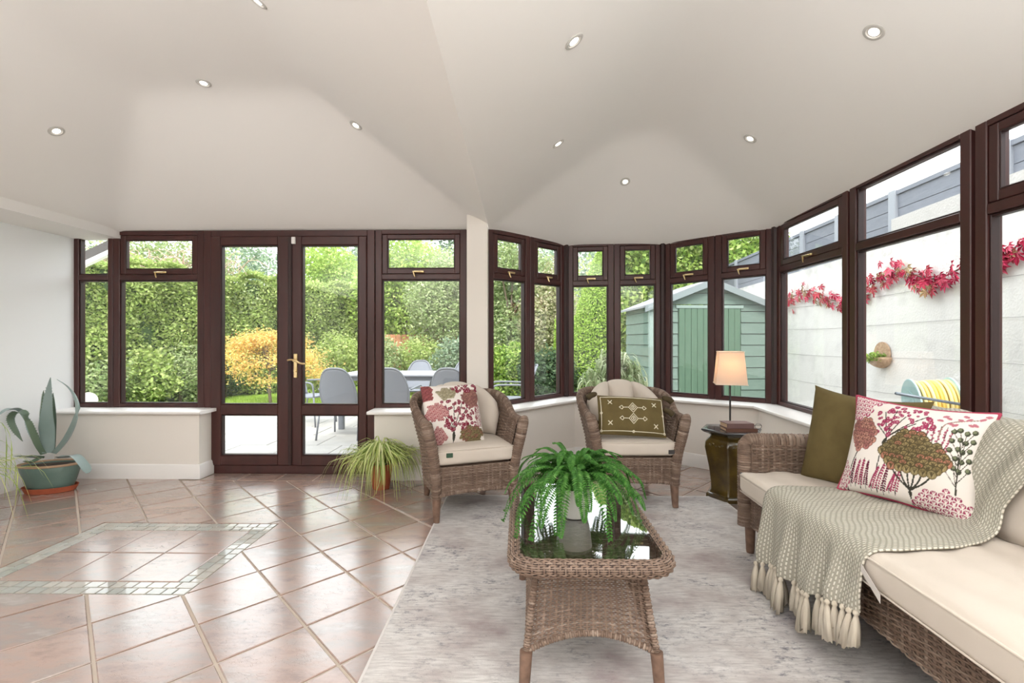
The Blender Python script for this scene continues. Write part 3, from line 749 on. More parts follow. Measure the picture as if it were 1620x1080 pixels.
def chair_tag(root, x, m, z=.43):
    mb = MB(); mb.cbox((x, -.339, z-.028), (x+.042, -.329, z), .002); o = obj('fabric_tag', mb, m)
    cush = [c_ for c_ in root.children if c_.name.startswith('seat_cushion')][0]
    o.parent = cush; o.location = (x+.021, -.334+.006, z-.028); return o
a1 = W(690, 2.945); A1 = R(21.4)
def chair_at(front_leg, sx, rz): p = Vector((sx*.261, -.309, 0)); p.rotate(Matrix.Rotation(rz, 3, 'Z')); return (front_leg.x-p.x, front_leg.y-p.y, 0)
AC2 = dup(AC, chair_at(W(1069, 3.215), 1, R(1)), R(1))
AC.location = chair_at(a1, -1, A1); AC.rotation_euler = (0, 0, A1)
AC.location.z = AC2.location.z = .0
tag(AC, 'woven wicker tub armchair holding the floral cushion, turned towards the coffee table', 'armchair', 'wicker armchairs')
tag(AC2, 'woven wicker tub armchair holding the tasselled olive cushion, beside the ceramic stool', 'armchair', 'wicker armchairs')
for a in (AC, AC2): a.location.z = RUGZ
for o_, x, m in ((AC, -.20, M_TAG), (AC2, .205, M_TAGB)): chair_tag(o_, x, m, .435 if x < 0 else .40)
def rear_legs_down(root):                    # the rug stops short of the rear legs: they reach the tiles
    pass

# ------------------------------------------------------------------ sofa
SO = (1.235, 2.60); SA = R(-1.9)
sofa = empty('wicker_sofa', (SO[0], SO[1], 0), 'long wicker sofa with cream cushions under the window wall', 'sofa')
sofa.rotation_euler = (0, 0, SA); ORG[sofa.name] = np.zeros(3)
LS = 2.05; DS = .70
def flat(p0, eu, ev, arch=0):
    p0, eu, ev = (np.array(q, float) for q in (p0, eu, ev))
    def f(u, v):
        return p0+u[:, None]*eu+v[:, None]*ev+np.array((0, 0, 1.))*(arch*np.sin(PI*u)*(1-v))[:, None]
    return f
mb = MB(); S = fnorm(flat((.0, 0, .155), (0, -LS, 0), (0, 0, .20), .02), 1)
weave(mb, S, LS/.030, 22, .0042, .0024, .76, 4, .42); sheet(mb, S, 20, 3, -.012); obj('front_panel', mb, M_WICK, sofa, smooth=True)
mb = MB(); S = fnorm(flat((DS, .0, .155), (-DS, 0, 0), (0, 0, .44)), 1)   # outside of the far arm
weave(mb, fnorm(flat((DS, .0, .155), (-DS, 0, 0), (0, 0, .45)), 1), DS/.030, 50, .0042, .0024, .76, 4, .42); sheet(mb, S, 10, 3, -.012)
S = fnorm(flat((.0, -.085, .36), (DS, 0, 0), (0, 0, .24)), 1)              # inside of the far arm
weave(mb, S, DS/.030, 26, .0042, .0024, .76, 4, .42); sheet(mb, S, 10, 3, -.012)
obj('arm', mb, M_WICK, sofa, smooth=True)
mb = MB(); wrap_tube(mb, [(-.004, -.042, .155), (-.004, -.042, .30), (-.005, -.042, .56), (.004, -.042, .592), (.03, -.042, .604), (.2, -.042, .604), (DS, -.042, .604)], .048, .034, .009, 10); obj('arm_roll', mb, M_WICK, sofa, smooth=True)
mb = MB(); S = fnorm(flat((DS, -LS, .155), (0, LS, 0), (0, 0, .58)), 1); weave(mb, S, LS/.03, 60, .0028, .002)
S = fnorm(flat((DS-.05, 0, .40), (0, -LS, 0), (0, 0, .335)), 1); weave(mb, S, LS/.03, 34, .0028, .002); obj('back_panel', mb, M_WICK, sofa, smooth=True)
mb = MB(); wrap_tube(mb, [(DS-.025, .0, .735), (DS-.025, -LS/2, .735), (DS-.025, -LS, .735)], .036, .03, .010); obj('top_roll', mb, M_WICK, sofa, smooth=True)
for x, y in ((.012, -.045), (.012, -LS+.05), (DS-.05, -.045), (DS-.05, -LS+.05)):
    mb = MB(); z0 = RUGZ if x < .2 else 0
    mb.tube([(x, y, z0), (x, y, .02), (x, y, .17)], [.019, .021, .028], 12); obj('leg', mb, M_LEG, sofa, smooth=40)
mb = MB(); mb.box((.02, -LS+.02, .30), (DS-.02, -.09, .355)); obj('seat_base', mb, M_WICKD, sofa)
mb = MB()
def wrinkle(Q, P):
    x, y = Q[..., 0], Q[..., 1]
    Q[..., 2] += (P[..., 2] > .9)*(.004*np.sin(23*x+9*np.sin(5*y))*np.sin(7*y+1)+.003*np.sin(41*x+6*y)); return Q
puffbox(mb, (.225, -LS/2-.045, .41), (.60, LS-.10, .112), .030, 44, (.004, 0, .012), wrinkle); sc2 = obj('seat_cushion', mb, M_CREAM, sofa, smooth=True)
mb = MB(); mb.tube([(-.0735, -.12, .449), (-.076, -1, .452), (-.0735, -LS+.06, .449)], .0042, 6); mb.tube([(-.0735, -.12, .366), (-.075, -1, .366), (-.0735, -LS+.06, .366)], .0035, 6); obj('piping', mb, M_CREAM, sc2, smooth=True)
mb = MB(); mb.obox((-.045, -.098+.002, .435), (.014, -.006, 0), (.001, .002, 0), (0, 0, .018)); obj('fabric_tag', mb, mat('dark_teal_tag', lin(52, 76, 84), .8), sc2)
for k in range(3):
    y0 = -.10-k*(LS-.12)/3; mb = MB(); n_ = 20
    def lean(Q, P): Q[..., 0] += -.12*(-.5*P[..., 2]+.5)*0+.055*P[..., 2]; return Q
    puffbox(mb, (.565, y0-(LS-.12)/6, .645), (.14, (LS-.12)/3-.012, .36), .055, 18, (.022, 0, .020), lean); obj('back_cushion', mb, M_CREAM, sofa, smooth=True)
CR, SR_ = math.cos(SA), math.sin(SA)
def SW(x, y, z): return Vector((SO[0]+CR*x-SR_*y, SO[1]+SR_*x+CR*y, z))

# ------------------------------------------------------------------ throw over the sofa, with tassels
def throwmat():
    m, nt, b, N, L = nmat('knitted_throw'); uvn = N('ShaderNodeUVMap'); uvn.uv_map = 'UVMap'
    br = N('ShaderNodeTexBrick'); br.inputs['Scale'].default_value = 1; br.offset = .5
    br.inputs['Brick Width'].default_value = .0190; br.inputs['Row Height'].default_value = .0112; br.inputs['Mortar Size'].default_value = .0046; br.inputs['Mortar Smooth'].default_value = .5
    br.inputs['Color1'].default_value = lin(236, 232, 220); br.inputs['Color2'].default_value = lin(226, 220, 206); br.inputs['Mortar'].default_value = lin(166, 161, 147)
    L(uvn.outputs[0], br.inputs['Vector']); L(br.outputs['Color'], b.inputs['Base Color']); b.inputs['Roughness'].default_value = .95; b.inputs['Specular IOR Level'].default_value = .1
    inv = N('ShaderNodeMath'); inv.operation = 'SUBTRACT'; inv.inputs[0].default_value = 1; L(br.outputs['Fac'], inv.inputs[1])
    bp = N('ShaderNodeBump'); bp.inputs['Strength'].default_value = .7; bp.inputs['Distance'].default_value = .004; L(inv.outputs[0], bp.inputs['Height']); L(bp.outputs[0], b.inputs['Normal']); return m
# path: hang in front, seat, crease, up the back, over the top; columns follow local y from far to near
ns, nw_ = 120, 70
q_ = np.linspace(0, 1, nw_)
def yfar(s): return np.interp(s, [0, .25, .32, .55, .62, .85, 1], [-.42, -.42, -.43, -.50, -.52, -.50, -.42])
def ynear(s): return np.interp(s, [0, .25, .32, .45, .58, .66, .85, 1], [-1.06, -1.07, -1.09, -1.07, -1.0, -.98, -1.10, -1.22])
G = np.zeros((ns, nw_, 3)); UVt = np.zeros((ns, nw_, 2)); s = np.linspace(0, 1, ns)
for j, q in enumerate(q_):
    hz = .135+.125*q**1.2+.012*math.sin(q*9)                          # the hem hangs lower at its far end
    path = [(0, -.092, hz), (.12, -.094, (hz+.40)/2), (.25, -.090, .445), (.275, -.070, .478), (.30, -.03, .487), (.42, .16, .492), (.55, .34, .492), (.60, .400, .508), (.64, .425, .56), (.75, .455, .70), (.84, .495, .81), (.885, .535, .865), (.93, .60, .872), (.97, .66, .85), (1, .69, .80)]
    pa_ = np.array(path); X = np.interp(s, pa_[:, 0], pa_[:, 1]); Z = np.interp(s, pa_[:, 0], pa_[:, 2])
    Y = yfar(s)+(ynear(s)-yfar(s))*q
    back = np.clip((s-.5)/.25, 0, 1); hang = np.clip((.26-s)/.2, 0, 1); seat = np.clip(1-np.abs(s-.45)/.2, 0, 1)
    fold = np.sin(q*31+1.5*np.sin(s*6)+1)*.5+np.sin(q*17-2)*.5
    X = X-back*(.014+.016*fold)*np.clip((1-s)/.1, .3, 1)-hang*(.022+.020*np.sin(q*24+s*4)+.012*np.sin(q*41))
    Z = Z+seat*(.006+.010*np.maximum(0, np.sin(q*24+10*s))*np.clip((s-.3)/.12, 0, 1))*(.6+.4*math.sin(q*5))
    Z = Z+np.clip(1-np.abs(s-.93)/.06, 0, 1)*.008*fold
    w_ = np.array([SW(a, b, c_) for a, b, c_ in zip(X, Y, Z)]); G[:, j] = w_
    ds = np.concatenate([[0], np.cumsum(np.linalg.norm(np.diff(np.stack([X, Z], 1), axis=0), axis=1))]); UVt[:, j, 0] = ds; UVt[:, j, 1] = q*.70
for _ in range(3): G[1:-1] = (G[:-2]+2*G[1:-1]+G[2:])/4
mb = MB(); mb.grid(G); throw = obj('throw_blanket', mb, throwmat(), smooth=True)
uvl = throw.data.uv_layers.new(name='UVMap'); vi = np.zeros(len(throw.data.loops), np.int32); throw.data.loops.foreach_get('vertex_index', vi); uvl.data.foreach_set('uv', UVt.reshape(-1, 2)[vi].astype(np.float32).ravel())
md = throw.modifiers.new('thick', 'SOLIDIFY'); md.thickness = .007; md.offset = 1
tag(throw, 'taupe knitted throw with cream flecks and tassels draped over the sofa', 'blanket')
for k in range(26):
    q = (k+.4)/25.8; j = min(int(q*nw_), nw_-1); top = G[0, j]; mb = MB(); rr = random.uniform(.85, 1.15); sx_ = random.uniform(-.012, .012); sy_ = random.uniform(-.012, .012)
    h = .115*rr; ang = np.linspace(0, 2*PI, 18, endpoint=False); prof = [(.004, .006), (.010, 0), (.0105, -.007), (.006, -.013), (.008, -.018), (.0125, -.04), (.0145, -.07), (.016, -h)]
    Vt = []
    for r_, z in prof:
        f = max(0, -z-.02)/.09
        for i, a in enumerate(ang):
            rad = r_*(1+(.30 if i % 2 else -.25)*min(1, f*2.5)); zz = z-(random.uniform(0, .022) if z == -h else 0)
            Vt.append((top[0]+rad*math.cos(a)+sx_*f, top[1]+rad*.8*math.sin(a)+sy_*f, top[2]+zz))
    n_ = 18; fs = []
    for i in range(len(prof)-1):
        for a in range(n_): fs.append((i*n_+a, (i+1)*n_+a, (i+1)*n_+(a+1) % n_, i*n_+(a+1) % n_))
    fs += [tuple(range(n_)), tuple(range((len(prof)-1)*n_, len(prof)*n_))[::-1]]
    mb.add(Vt, fs); obj('tassel', mb, M_TASSEL, throw, smooth=True)
mb = MB(); e0 = G[26, -1]; e1 = e0+np.array((-.004, -.085, -.055)); mb.add([e0+np.array((0, 0, .012)), e1+np.array((0, 0, .014)), e1-np.array((0, 0, .014)), e0-np.array((0, 0, .012))], [(0, 1, 2, 3)])
o = obj('care_label', mb, mat('care_label', lin(214, 206, 200), .7), throw); md = o.modifiers.new('thick', 'SOLIDIFY'); md.thickness = .0012

# ------------------------------------------------------------------ printed cushions
class Paint:
    def __init__(s, nu, nv, base):
        s.u, s.v = np.meshgrid(np.linspace(0, 1, nu), np.linspace(0, 1, nv), indexing='ij'); s.c = np.zeros((nu, nv, 3)); s.c[:] = base[:3]; s.asp = 1.
    def put(s, m, col, a=1.): s.c[m] = s.c[m]*(1-a)+np.array(col[:3])*a
    def disc(s, x, y, r, col, ry=None, rot=0, a=1.):
        dx, dy = (s.u-x)*s.asp, s.v-y
        if rot: dx, dy = dx*math.cos(rot)+dy*math.sin(rot), -dx*math.sin(rot)+dy*math.cos(rot)
        s.put((dx/r)**2+(dy/(ry or r))**2 < 1, col, a)
    def ring(s, x, y, r0, r1, col):
        d = np.hypot((s.u-x)*s.asp, s.v-y); s.put((d > r0) & (d < r1), col)
    def line(s, pts, wd, col):
        P = crom(pts, 26)
        for i in range(len(P)-1):
            a, b = P[i], P[i+1]; ax, ay = (s.u-a[0])*s.asp, s.v-a[1]; bx, by = (b[0]-a[0])*s.asp, b[1]-a[1]; L2 = bx*bx+by*by+1e-12
            t = np.clip((ax*bx+ay*by)/L2, 0, 1); s.put(np.hypot(ax-t*bx, ay-t*by) < wd, col)
    def flower(s, x, y, r, col, dark, pale):
        n = 6
        for k in range(n): s.disc(x+.55*r*math.cos(k*2*PI/n)/s.asp, y+.55*r*math.sin(k*2*PI/n), r*.5, col)
        s.disc(x, y, r*.34, pale); s.disc(x, y, r*.2, dark)
    def scales(s, inside, pitch, cols, edge, rr):
        """overlapping scallops filling inside(u,v)"""
        y = 1.0; row = 0
        while y > 0:
            x = (row % 2)*pitch*.5
            while x < 1:
                if inside(x, y):
                    cc = random.choice(cols); r = pitch*.62*s.asp
                    s.disc(x, y, r, edge); s.disc(x, y-.1*r, r*.82, cc); s.disc(x, y-.25*r, r*.42, tuple(min(1, q*1.5+.05) for q in cc[:3]), a=.6)
                    for k in (-1, 0, 1): s.line([(x, y-.5*r, 0), (x+k*.35*r/s.asp, y+.45*r, 0)], r*.09, edge)
                x += pitch
            y -= pitch*rr; row += 1
MG, MGD, PKB, BRN, OLV, INK = lin(158, 58, 92), lin(104, 34, 62), lin(214, 168, 176), lin(158, 112, 98), lin(138, 124, 88), lin(62, 60, 52)
OFFW = lin(232, 224, 217)
def floral(nu, nv, asp):
    p = Paint(nu, nv, OFFW); p.asp = asp; rnd = random.Random(3)
    # small berry tree in the upper middle
    for bx, by in ((.32, .86), (.40, .90), (.48, .84), (.28, .72), (.56, .78), (.62, .88)): p.line([(.345, .28, 0), (.36, .5, 0), (.38, .6, 0), (bx, by, 0)], .005, INK)
    for _ in range(95):
        x, y = rnd.uniform(.25, .68), rnd.uniform(.60, .96)
        if abs((x-.46)/.22)**2+abs((y-.78)/.2)**2 < 1.05: p.flower(x, y, rnd.uniform(.013, .024), MG, MGD, PKB)
    # crimson blossom mass, top corner
    p.scales(lambda x, y: y > .74 and x < .28-.55*(1-y) + .02*math.sin(y*40), .045/asp*1.2, [MG, lin(172, 78, 106)], OFFW, 1.1)
    # pink-brown crown by the edge
    p.line([(.10, .0, 0), (.12, .25, 0), (.17, .45, 0)], .006, INK)
    p.scales(lambda x, y: ((x-.17)/.115)**2+((y-.60)/.155)**2 < 1, .046, [lin(176, 122, 112), lin(190, 140, 124), lin(160, 104, 100)], lin(120, 84, 76), .8)
    # sprigs
    for k in range(9):
        x0 = .13+.045*k; h = rnd.uniform(.22, .36); y0 = rnd.uniform(.02, .08); xt = x0+rnd.uniform(.01, .06); p.line([(x0, y0, 0), (x0+.01, y0+h*.5, 0), (xt, y0+h, 0)], .0035, INK)
        for i in range(11):
            f = i/11; x = x0+(xt-x0)*f; y = y0+h*(.15+.85*f)
            for sg in (-1, 1): p.disc(x+sg*.013/asp*(1.2-f), y, .0085, MG if k % 3 else MGD, ry=.012, rot=sg*.6)
    # heather by the right of the berry tree
    for k in range(5):
        x0 = .66+.03*k; p.line([(.70, .50, 0), (x0, .62, 0), (x0+.01*(k-2), .80, 0)], .0035, INK)
        for i in range(9): p.disc(x0+.01*(k-2)*i/9+rnd.uniform(-.008, .008), .58+.024*i, .010, MG, a=.9)
    # pink leaves along the top
    p.line([(.72, .70, 0), (.75, .84, 0), (.95, .92, 0)], .005, lin(150, 120, 110))
    for i in range(12):
        x = .70+.024*i; p.disc(x, .86+.05*math.sin(i*1.3)+.004*i, .026, lin(186, 116, 128), ry=.013, rot=.5*math.sin(i*2))
    # green buds at the right
    p.line([(.885, .06, 0), (.88, .35, 0), (.87, .55, 0)], .006, INK)
    for i in range(20):
        x, y = .80+.045*(i % 4)+rnd.uniform(-.01, .01), .42+.085*(i//4)+.02*(i % 2)
        p.line([(.875, y-.12, 0), (x, y, 0)], .003, INK); p.disc(x, y+.01, .024, lin(66, 70, 54)); p.disc(x-.004, y+.016, .014, lin(120, 126, 98))
    # big olive tree
    for bx, by in ((.44, .36), (.50, .40), (.56, .42), (.62, .42), (.68, .40), (.74, .36)): p.line([(.605, .0, 0), (.60, .10, 0), (.595, .16, 0), (.60+(bx-.60)*.6, .26, 0), (bx, by, 0)], .0075, INK)
    p.scales(lambda x, y: (((x-.585)/.235)**2+((y-.47)/.165)**2 < 1 and y > .30+.6*max(0, .10-abs(x-.59))) or ((x-.55)/.125)**2+((y-.60)/.11)**2 < 1, .056, [OLV, lin(150, 132, 92), lin(166, 112, 92), lin(128, 112, 76)], lin(86, 76, 52), .72)
    # crimson florets, bottom corner
    p.scales(lambda x, y: ((x-.82)/.20)**2+((y-.03)/.21)**2 < 1, .050, [MG, lin(146, 46, 84)], OFFW, .9)
    p.scales(lambda x, y: ((x-.02)/.09)**2+((y-.14)/.16)**2 < 1, .05, [lin(176, 96, 116)], OFFW, .9)
    return p.c
def floral2(nu, nv):
    p = Paint(nu, nv, OFFW); rnd = random.Random(9); W_ = lin(128, 44, 62)
    for bx in (.2, .34, .48, .62, .76): p.line([(.42, .02, 0), (.43, .2, 0), (bx, .62, 0)], .006, INK)
    for _ in range(120):
        x, y = rnd.uniform(.28, .88), rnd.uniform(.2, .7); p.flower(x, y, rnd.uniform(.018, .03), W_, lin(84, 30, 44), PKB)
    p.scales(lambda x, y: ((x-.18)/.17)**2+((y-.52)/.14)**2 < 1+.25*math.sin(x*37+y*29), .036, [lin(150, 62, 72), lin(132, 46, 60)], lin(206, 166, 160), .8)
    p.scales(lambda x, y: ((x-.14)/.15)**2+((y-.12)/.15)**2 < 1+.25*math.sin(x*37+y*29), .036, [lin(146, 66, 76), lin(128, 50, 66)], lin(206, 166, 160), .8)
    p.scales(lambda x, y: ((x-.74)/.22)**2+((y-.12)/.13)**2 < 1+.25*math.sin(x*37+y*29), .036, [OLV, lin(150, 104, 88)], lin(86, 76, 52), .8)
    p.scales(lambda x, y: ((x-.40)/.16)**2+((y-.82)/.11)**2 < 1+.25*math.sin(x*37+y*29), .036, [lin(184, 176, 150), lin(170, 160, 132)], lin(120, 112, 88), .8)
    p.scales(lambda x, y: ((x-.82)/.17)**2+((y-.72)/.15)**2 < 1+.25*math.sin(x*37+y*29), .036, [lin(168, 118, 108), lin(150, 100, 96)], lin(106, 76, 70), .8)
    p.scales(lambda x, y: ((x-.06)/.1)**2+((y-.86)/.15)**2 < 1+.25*math.sin(x*37+y*29), .036, [lin(160, 90, 90)], lin(96, 50, 54), .8)
    for _ in range(30): p.flower(rnd.uniform(.5, .98), rnd.uniform(.84, .99), rnd.uniform(.02, .034), W_, lin(84, 30, 44), PKB)
    for k in range(6):
        x0 = .86+.02*k
        for i in range(14): p.disc(x0+rnd.uniform(-.01, .01), .25+.025*i, .010, lin(150, 90, 96))
    return p.c
def pillow(name, c, right, up, wd, ht, T, m, col=None, n=(60, 60), bow=.08, label='', cat='cushion', sag=0., uvflip=False):
    c = Vector(c); ex = Vector(right).normalized(); ez = Vector(up); ez = (ez-ex*ez.dot(ex)).normalized(); ey = ez.cross(ex)   # ey: away from the viewer
    nu, nv = n; u, v = np.meshgrid(np.linspace(-1, 1, nu), np.linspace(-1, 1, nv), indexing='ij')
    X = u*wd/2*(1-bow*(1-v*v)*np.abs(u)**3); Z = v*ht/2*(1-bow*(1-u*u)*np.abs(v)**3)
    Th = T/2*((1-u**2)*(1-v**2)+1e-9)**.42
    Th = Th*(1+.05*np.sin(5*u+3*v))
    Y0 = sag*(v*v-.3)*0+sag*u*u
    root = empty(name, c+(-ez*ht/2), label, cat) if False else None
    E = [np.array(q) for q in (ex, ey, ez)]
    mk = lambda sg: np.array(c)+X[..., None]*E[0]+(Y0+sg*Th)[..., None]*E[1]+Z[..., None]*E[2]
    A, B = mk(-1), mk(1); mb = MB(); mb.grid(A); mb.grid(B[::-1]); o = obj(name, mb, m, smooth=True)
    if col is not None:
        cl = o.data.color_attributes.new('print', 'FLOAT_COLOR', 'POINT'); full = np.ones((2*nu*nv, 4), np.float32); full[:nu*nv, :3] = col.reshape(-1, 3); full[nu*nv:, :3] = col[::-1].reshape(-1, 3); cl.data.foreach_set('color', full.ravel())
    tag(o, label, cat); edge = np.concatenate([A[:, 0], A[-1, 1:], A[::-1, -1][1:], A[0, ::-1][1:]]); return o, edge, (A, E)
M_PRINT = vcolmat('printed_linen')
# sofa: olive velvet cushion, then the floral one in front of it
def frame4(TL, TR, BL, BR):
    c = (TL+TR+BL+BR)/4; return c, (TR-TL+BR-BL), (TL+TR-BL-BR)
TL, TR, BL, BR = P3(1291, 622, 2.40), P3(1462, 650, 1.97), P3(1268, 748, 2.40), P3(1430, 800, 1.97)
c_, r_, u_ = frame4(TL, TR, BL, BR)
oc, ed, _ = pillow('scatter_cushion', c_+Vector((.03, .02, 0)), r_, u_, .52, .49, .20, M_OLIVE, n=(40, 40), bow=.13, label='plain olive green velvet cushion standing on the sofa behind the floral one')
TL, TR, BL, BR = P3(1366, 630, 2.10), P3(1582, 664, 1.70), P3(1325, 770, 2.08), P3(1537, 826, 1.69)
c_, r_, u_ = frame4(TL, TR, BL, BR); wd = r_.length/2; ht = u_.length/2
fc, ed, _ = pillow('scatter_cushion', c_, r_, u_, wd*1.05, ht*1.07, .19, M_PRINT, floral(230, 170, 1.25), n=(230, 170), label='white cushion printed with crimson and olive trees, piped in crimson, on the sofa', bow=.10)
mb = MB(); mb.tube(ed, .0065, 6, cap=False); obj('piping', mb, M_PINK, fc, smooth=True)
# left armchair: floral cushion
TL, TR, BL, BR = P3(655, 613, 3.17), P3(745, 609, 3.34), P3(690, 706, 3.06), P3(771, 696, 3.24)
c_, r_, u_ = frame4(TL, TR, BL, BR)
fl2, ed, _ = pillow('scatter_cushion', c_, r_, u_, r_.length/2*1.04, u_.length/2*1.02, .15, M_PRINT, floral2(150, 150), n=(150, 150), label='square floral cushion in burgundy on white, sitting in the armchair by the spider plant', bow=.04)
# right armchair: olive cushion with embroidery and tassels
TL, TR, BL, BR = P3(953, 630, 3.36), P3(1045, 633, 3.36), P3(951, 682, 3.24), P3(1044, 689, 3.24)
c_, r_, u_ = frame4(TL, TR, BL, BR)
LW, LH = r_.length/2*1.14, u_.length/2*1.14
lc, ed, (A, E) = pillow('lumbar_cushion', c_, r_, u_, LW, LH, .13, M_OLIVE, n=(60, 36), label='oblong olive cushion with white stitched diamonds and corner tassels in an armchair', bow=.02)
M_STITCH = mat('white_embroidery', lin(226, 218, 196), .9)
mb = MB()
def onp(u, v):                               # a point on the front of the oblong cushion, u and v in -1..1
    i = (u+1)/2*(A.shape[0]-1); j = (v+1)/2*(A.shape[1]-1); i0, j0 = int(min(i, A.shape[0]-2)), int(min(j, A.shape[1]-2)); fi, fj = i-i0, j-j0
    p = A[i0, j0]*(1-fi)*(1-fj)+A[i0+1, j0]*fi*(1-fj)+A[i0, j0+1]*(1-fi)*fj+A[i0+1, j0+1]*fi*fj; return p-E[1]*.002
def st(pts, r=.0028):
    P = []
    for k in range(len(pts)-1):
        for t in np.linspace(0, 1, 7)[:(None if k == len(pts)-2 else -1)]: P.append(onp(pts[k][0]+(pts[k+1][0]-pts[k][0])*t, pts[k][1]+(pts[k+1][1]-pts[k][1])*t))
    mb.tube(P, r, 5)
b_ = (-.93, .93, -.86, .84); st([(b_[0], b_[3]), (b_[0], b_[2]), (b_[1], b_[2]), (b_[1], b_[3]), (b_[0], b_[3])])
for x, y in ((b_[0], b_[2]), (b_[1], b_[2]), (0, b_[2]), (b_[0], 0), (b_[1], 0)): st([(x+.03*math.cos(a), y+.05*math.sin(a)) for a in np.linspace(0, 2*PI, 7)], .0025)
for cy in (.28, -.26):
    for k in (1, .55): st([(-.13*k, cy), (0, cy+.25*k), (.13*k, cy), (0, cy-.25*k), (-.13*k, cy)])
    st([(0, cy+.06), (0, cy-.06)], .004)
    for sg in (-1, 1): st([(sg*.13, cy), (sg*.28, cy)]); st([(sg*.28, cy), (sg*.32, cy+.1), (sg*.40, cy), (sg*.32, cy-.1), (sg*.28, cy)])
for x, y in ((-.66, .55), (.66, .5), (-.68, -.5), (.66, -.58)):
    for sg in (-1, 1): st([(x-.06, y-.1*sg), (x+.06, y+.1*sg)], .0035)
obj('embroidery', mb, M_STITCH, lc, smooth=True)
M_OLT = mat('dark_olive_tassel', lin(74, 62, 40), .95)
for u, v, dx in ((-1, 1, -1), (1, 1, 1), (-1, -.45, -1), (1, .35, 1)):
    p = onp(u, v); ex, ey, ez = E; P = [p, p+ex*dx*.015+ez*.004, p+ex*dx*.045-ez*.006, p+ex*dx*.07-ez*.028]; mb = MB(); mb.tube(crom(P, 9), [.006, .012, .017, .019, .02, .021, .022, .022, .02], 9); obj('tassel', mb, M_OLT, lc, smooth=True)

# ------------------------------------------------------------------ coffee table
TX, TY = .232, 1.885; TW, TL_, TH = .545, .87, .462
ct = empty('coffee_table', (TX, TY, RUGZ), 'wicker coffee table with glass top standing on the pale rug', 'coffee table')
def rr(hx, hy, r, n=10):
    P = []
    for cx, cy, a0 in ((hx-r, hy-r, 0), (-hx+r, hy-r, PI/2), (-hx+r, -hy+r, PI), (hx-r, -hy+r, 1.5*PI)):
        P += [(cx+r*math.cos(a0+a), cy+r*math.sin(a0+a)) for a in np.linspace(0, PI/2, n)]
    return np.array(P+[P[0]])
def loopS(hx, hy, r, z, ra, rb):
    P = rr(hx, hy, r, 12); s_ = np.concatenate([[0], np.cumsum(np.linalg.norm(np.diff(P, axis=0), axis=1))]); s_ /= s_[-1]
    def f(u, v):
        x = np.interp(u, s_, P[:, 0]); y = np.interp(u, s_, P[:, 1]); e = .003
        tx = np.interp((u+e) % 1, s_, P[:, 0])-np.interp((u-e) % 1, s_, P[:, 0]); ty = np.interp((u+e) % 1, s_, P[:, 1])-np.interp((u-e) % 1, s_, P[:, 1]); l = np.hypot(tx, ty)+1e-9
        nx, ny = ty/l, -tx/l; a = 2*PI*v; return np.stack([TX+x+nx*ra*np.cos(a), TY+y+ny*ra*np.cos(a), z+rb*np.sin(a)], 1)
    return f
def plaited(mb, f, L_, pitch, k, ra, lean=.06):
    """slanting overlapped wraps round a rim"""
    n = int(L_/pitch); nv = 14
    v = np.linspace(0, 1, nv)
    for strand in range(n):
        u0 = strand/n; rows = []
        for h in (-.62, 0, .62):
            u = (u0+lean*np.sin(2*PI*v)*.35+h*.5/n*1.9) % 1; P = f(u, v); c0 = f(u, np.full_like(v, .25))*.5+f(u, np.full_like(v, .75))*.5
            d = P-c0; d /= np.linalg.norm(d, axis=1, keepdims=True); rows.append(P+d*(.0028 if h == 0 else -.0008))
        mb.grid(np.stack(rows, 0))
LP = 2*(TW+TL_)
mb = MB(); f = loopS(TW/2-.024, TL_/2-.024, .075, TH-.026, .024, .026)
weave(mb, fnorm(f, 1), 150, 22, .0026, .0018, .80, 3, .40, .667); obj('plaited_rim', mb, M_WICK, ct, smooth=True)
mb = MB(); mb.grid(np.stack([f(np.linspace(0, 1, 90), np.full(90, q)) for q in np.linspace(0, 1, 9)], 0)); obj('rim_core', mb, M_WICKD, ct, smooth=True)
GP = rr(TW/2-.040, TL_/2-.040, .06, 10)[:-1]
mb = MB(); mb.prism([(TX+p[0], TY+p[1]) for p in GP], TH-.008, TH-.002); obj('glass_top', mb, M_TGLASS, ct)
# woven shelf under the glass
mb = MB(); S = fnorm(lambda u, v: np.stack([TX+(u-.5)*(TW-.06), TY+(v-.5)*(TL_-.06), 0*u+TH-.024], 1), 1)
weave(mb, S, 20, 92, .0024, .0018); sheet(mb, S, 3, 3, -.008); obj('woven_shelf', mb, M_WICK, ct, smooth=True)
# flared base: front, back and two sides with arched lower edges
def side(cx, cy, ex, ey, nx, ny, wt, wb, inset_t, inset_b, arch):
    def f(u, v):
        z = RUGZ+.125+(TH-.05-RUGZ-.125)*v+arch*np.sin(PI*u)**.8*(1-v); k = (z-.13)/.30; k = np.clip(k, 0, 1); k2 = k**.75
        wd = wb+(wt-wb)*k2; off = inset_b+(inset_t-inset_b)*k2
        return np.stack([TX+cx+ex*(u-.5)*wd+nx*off, TY+cy+ey*(u-.5)*wd+ny*off, z], 1)
    return f
bx_t, bx_b, by_t, by_b = .175, .212, .30, .355
fs_ = [side(0, 0, 1, 0, 0, -1, 2*bx_t, 2*bx_b, by_t, by_b, .055), side(0, 0, -1, 0, 0, 1, 2*bx_t, 2*bx_b, by_t, by_b, .055), side(0, 0, 0, -1, -1, 0, 2*by_t, 2*by_b, bx_t, bx_b, .07), side(0, 0, 0, 1, 1, 0, 2*by_t, 2*by_b, bx_t, bx_b, .07)]
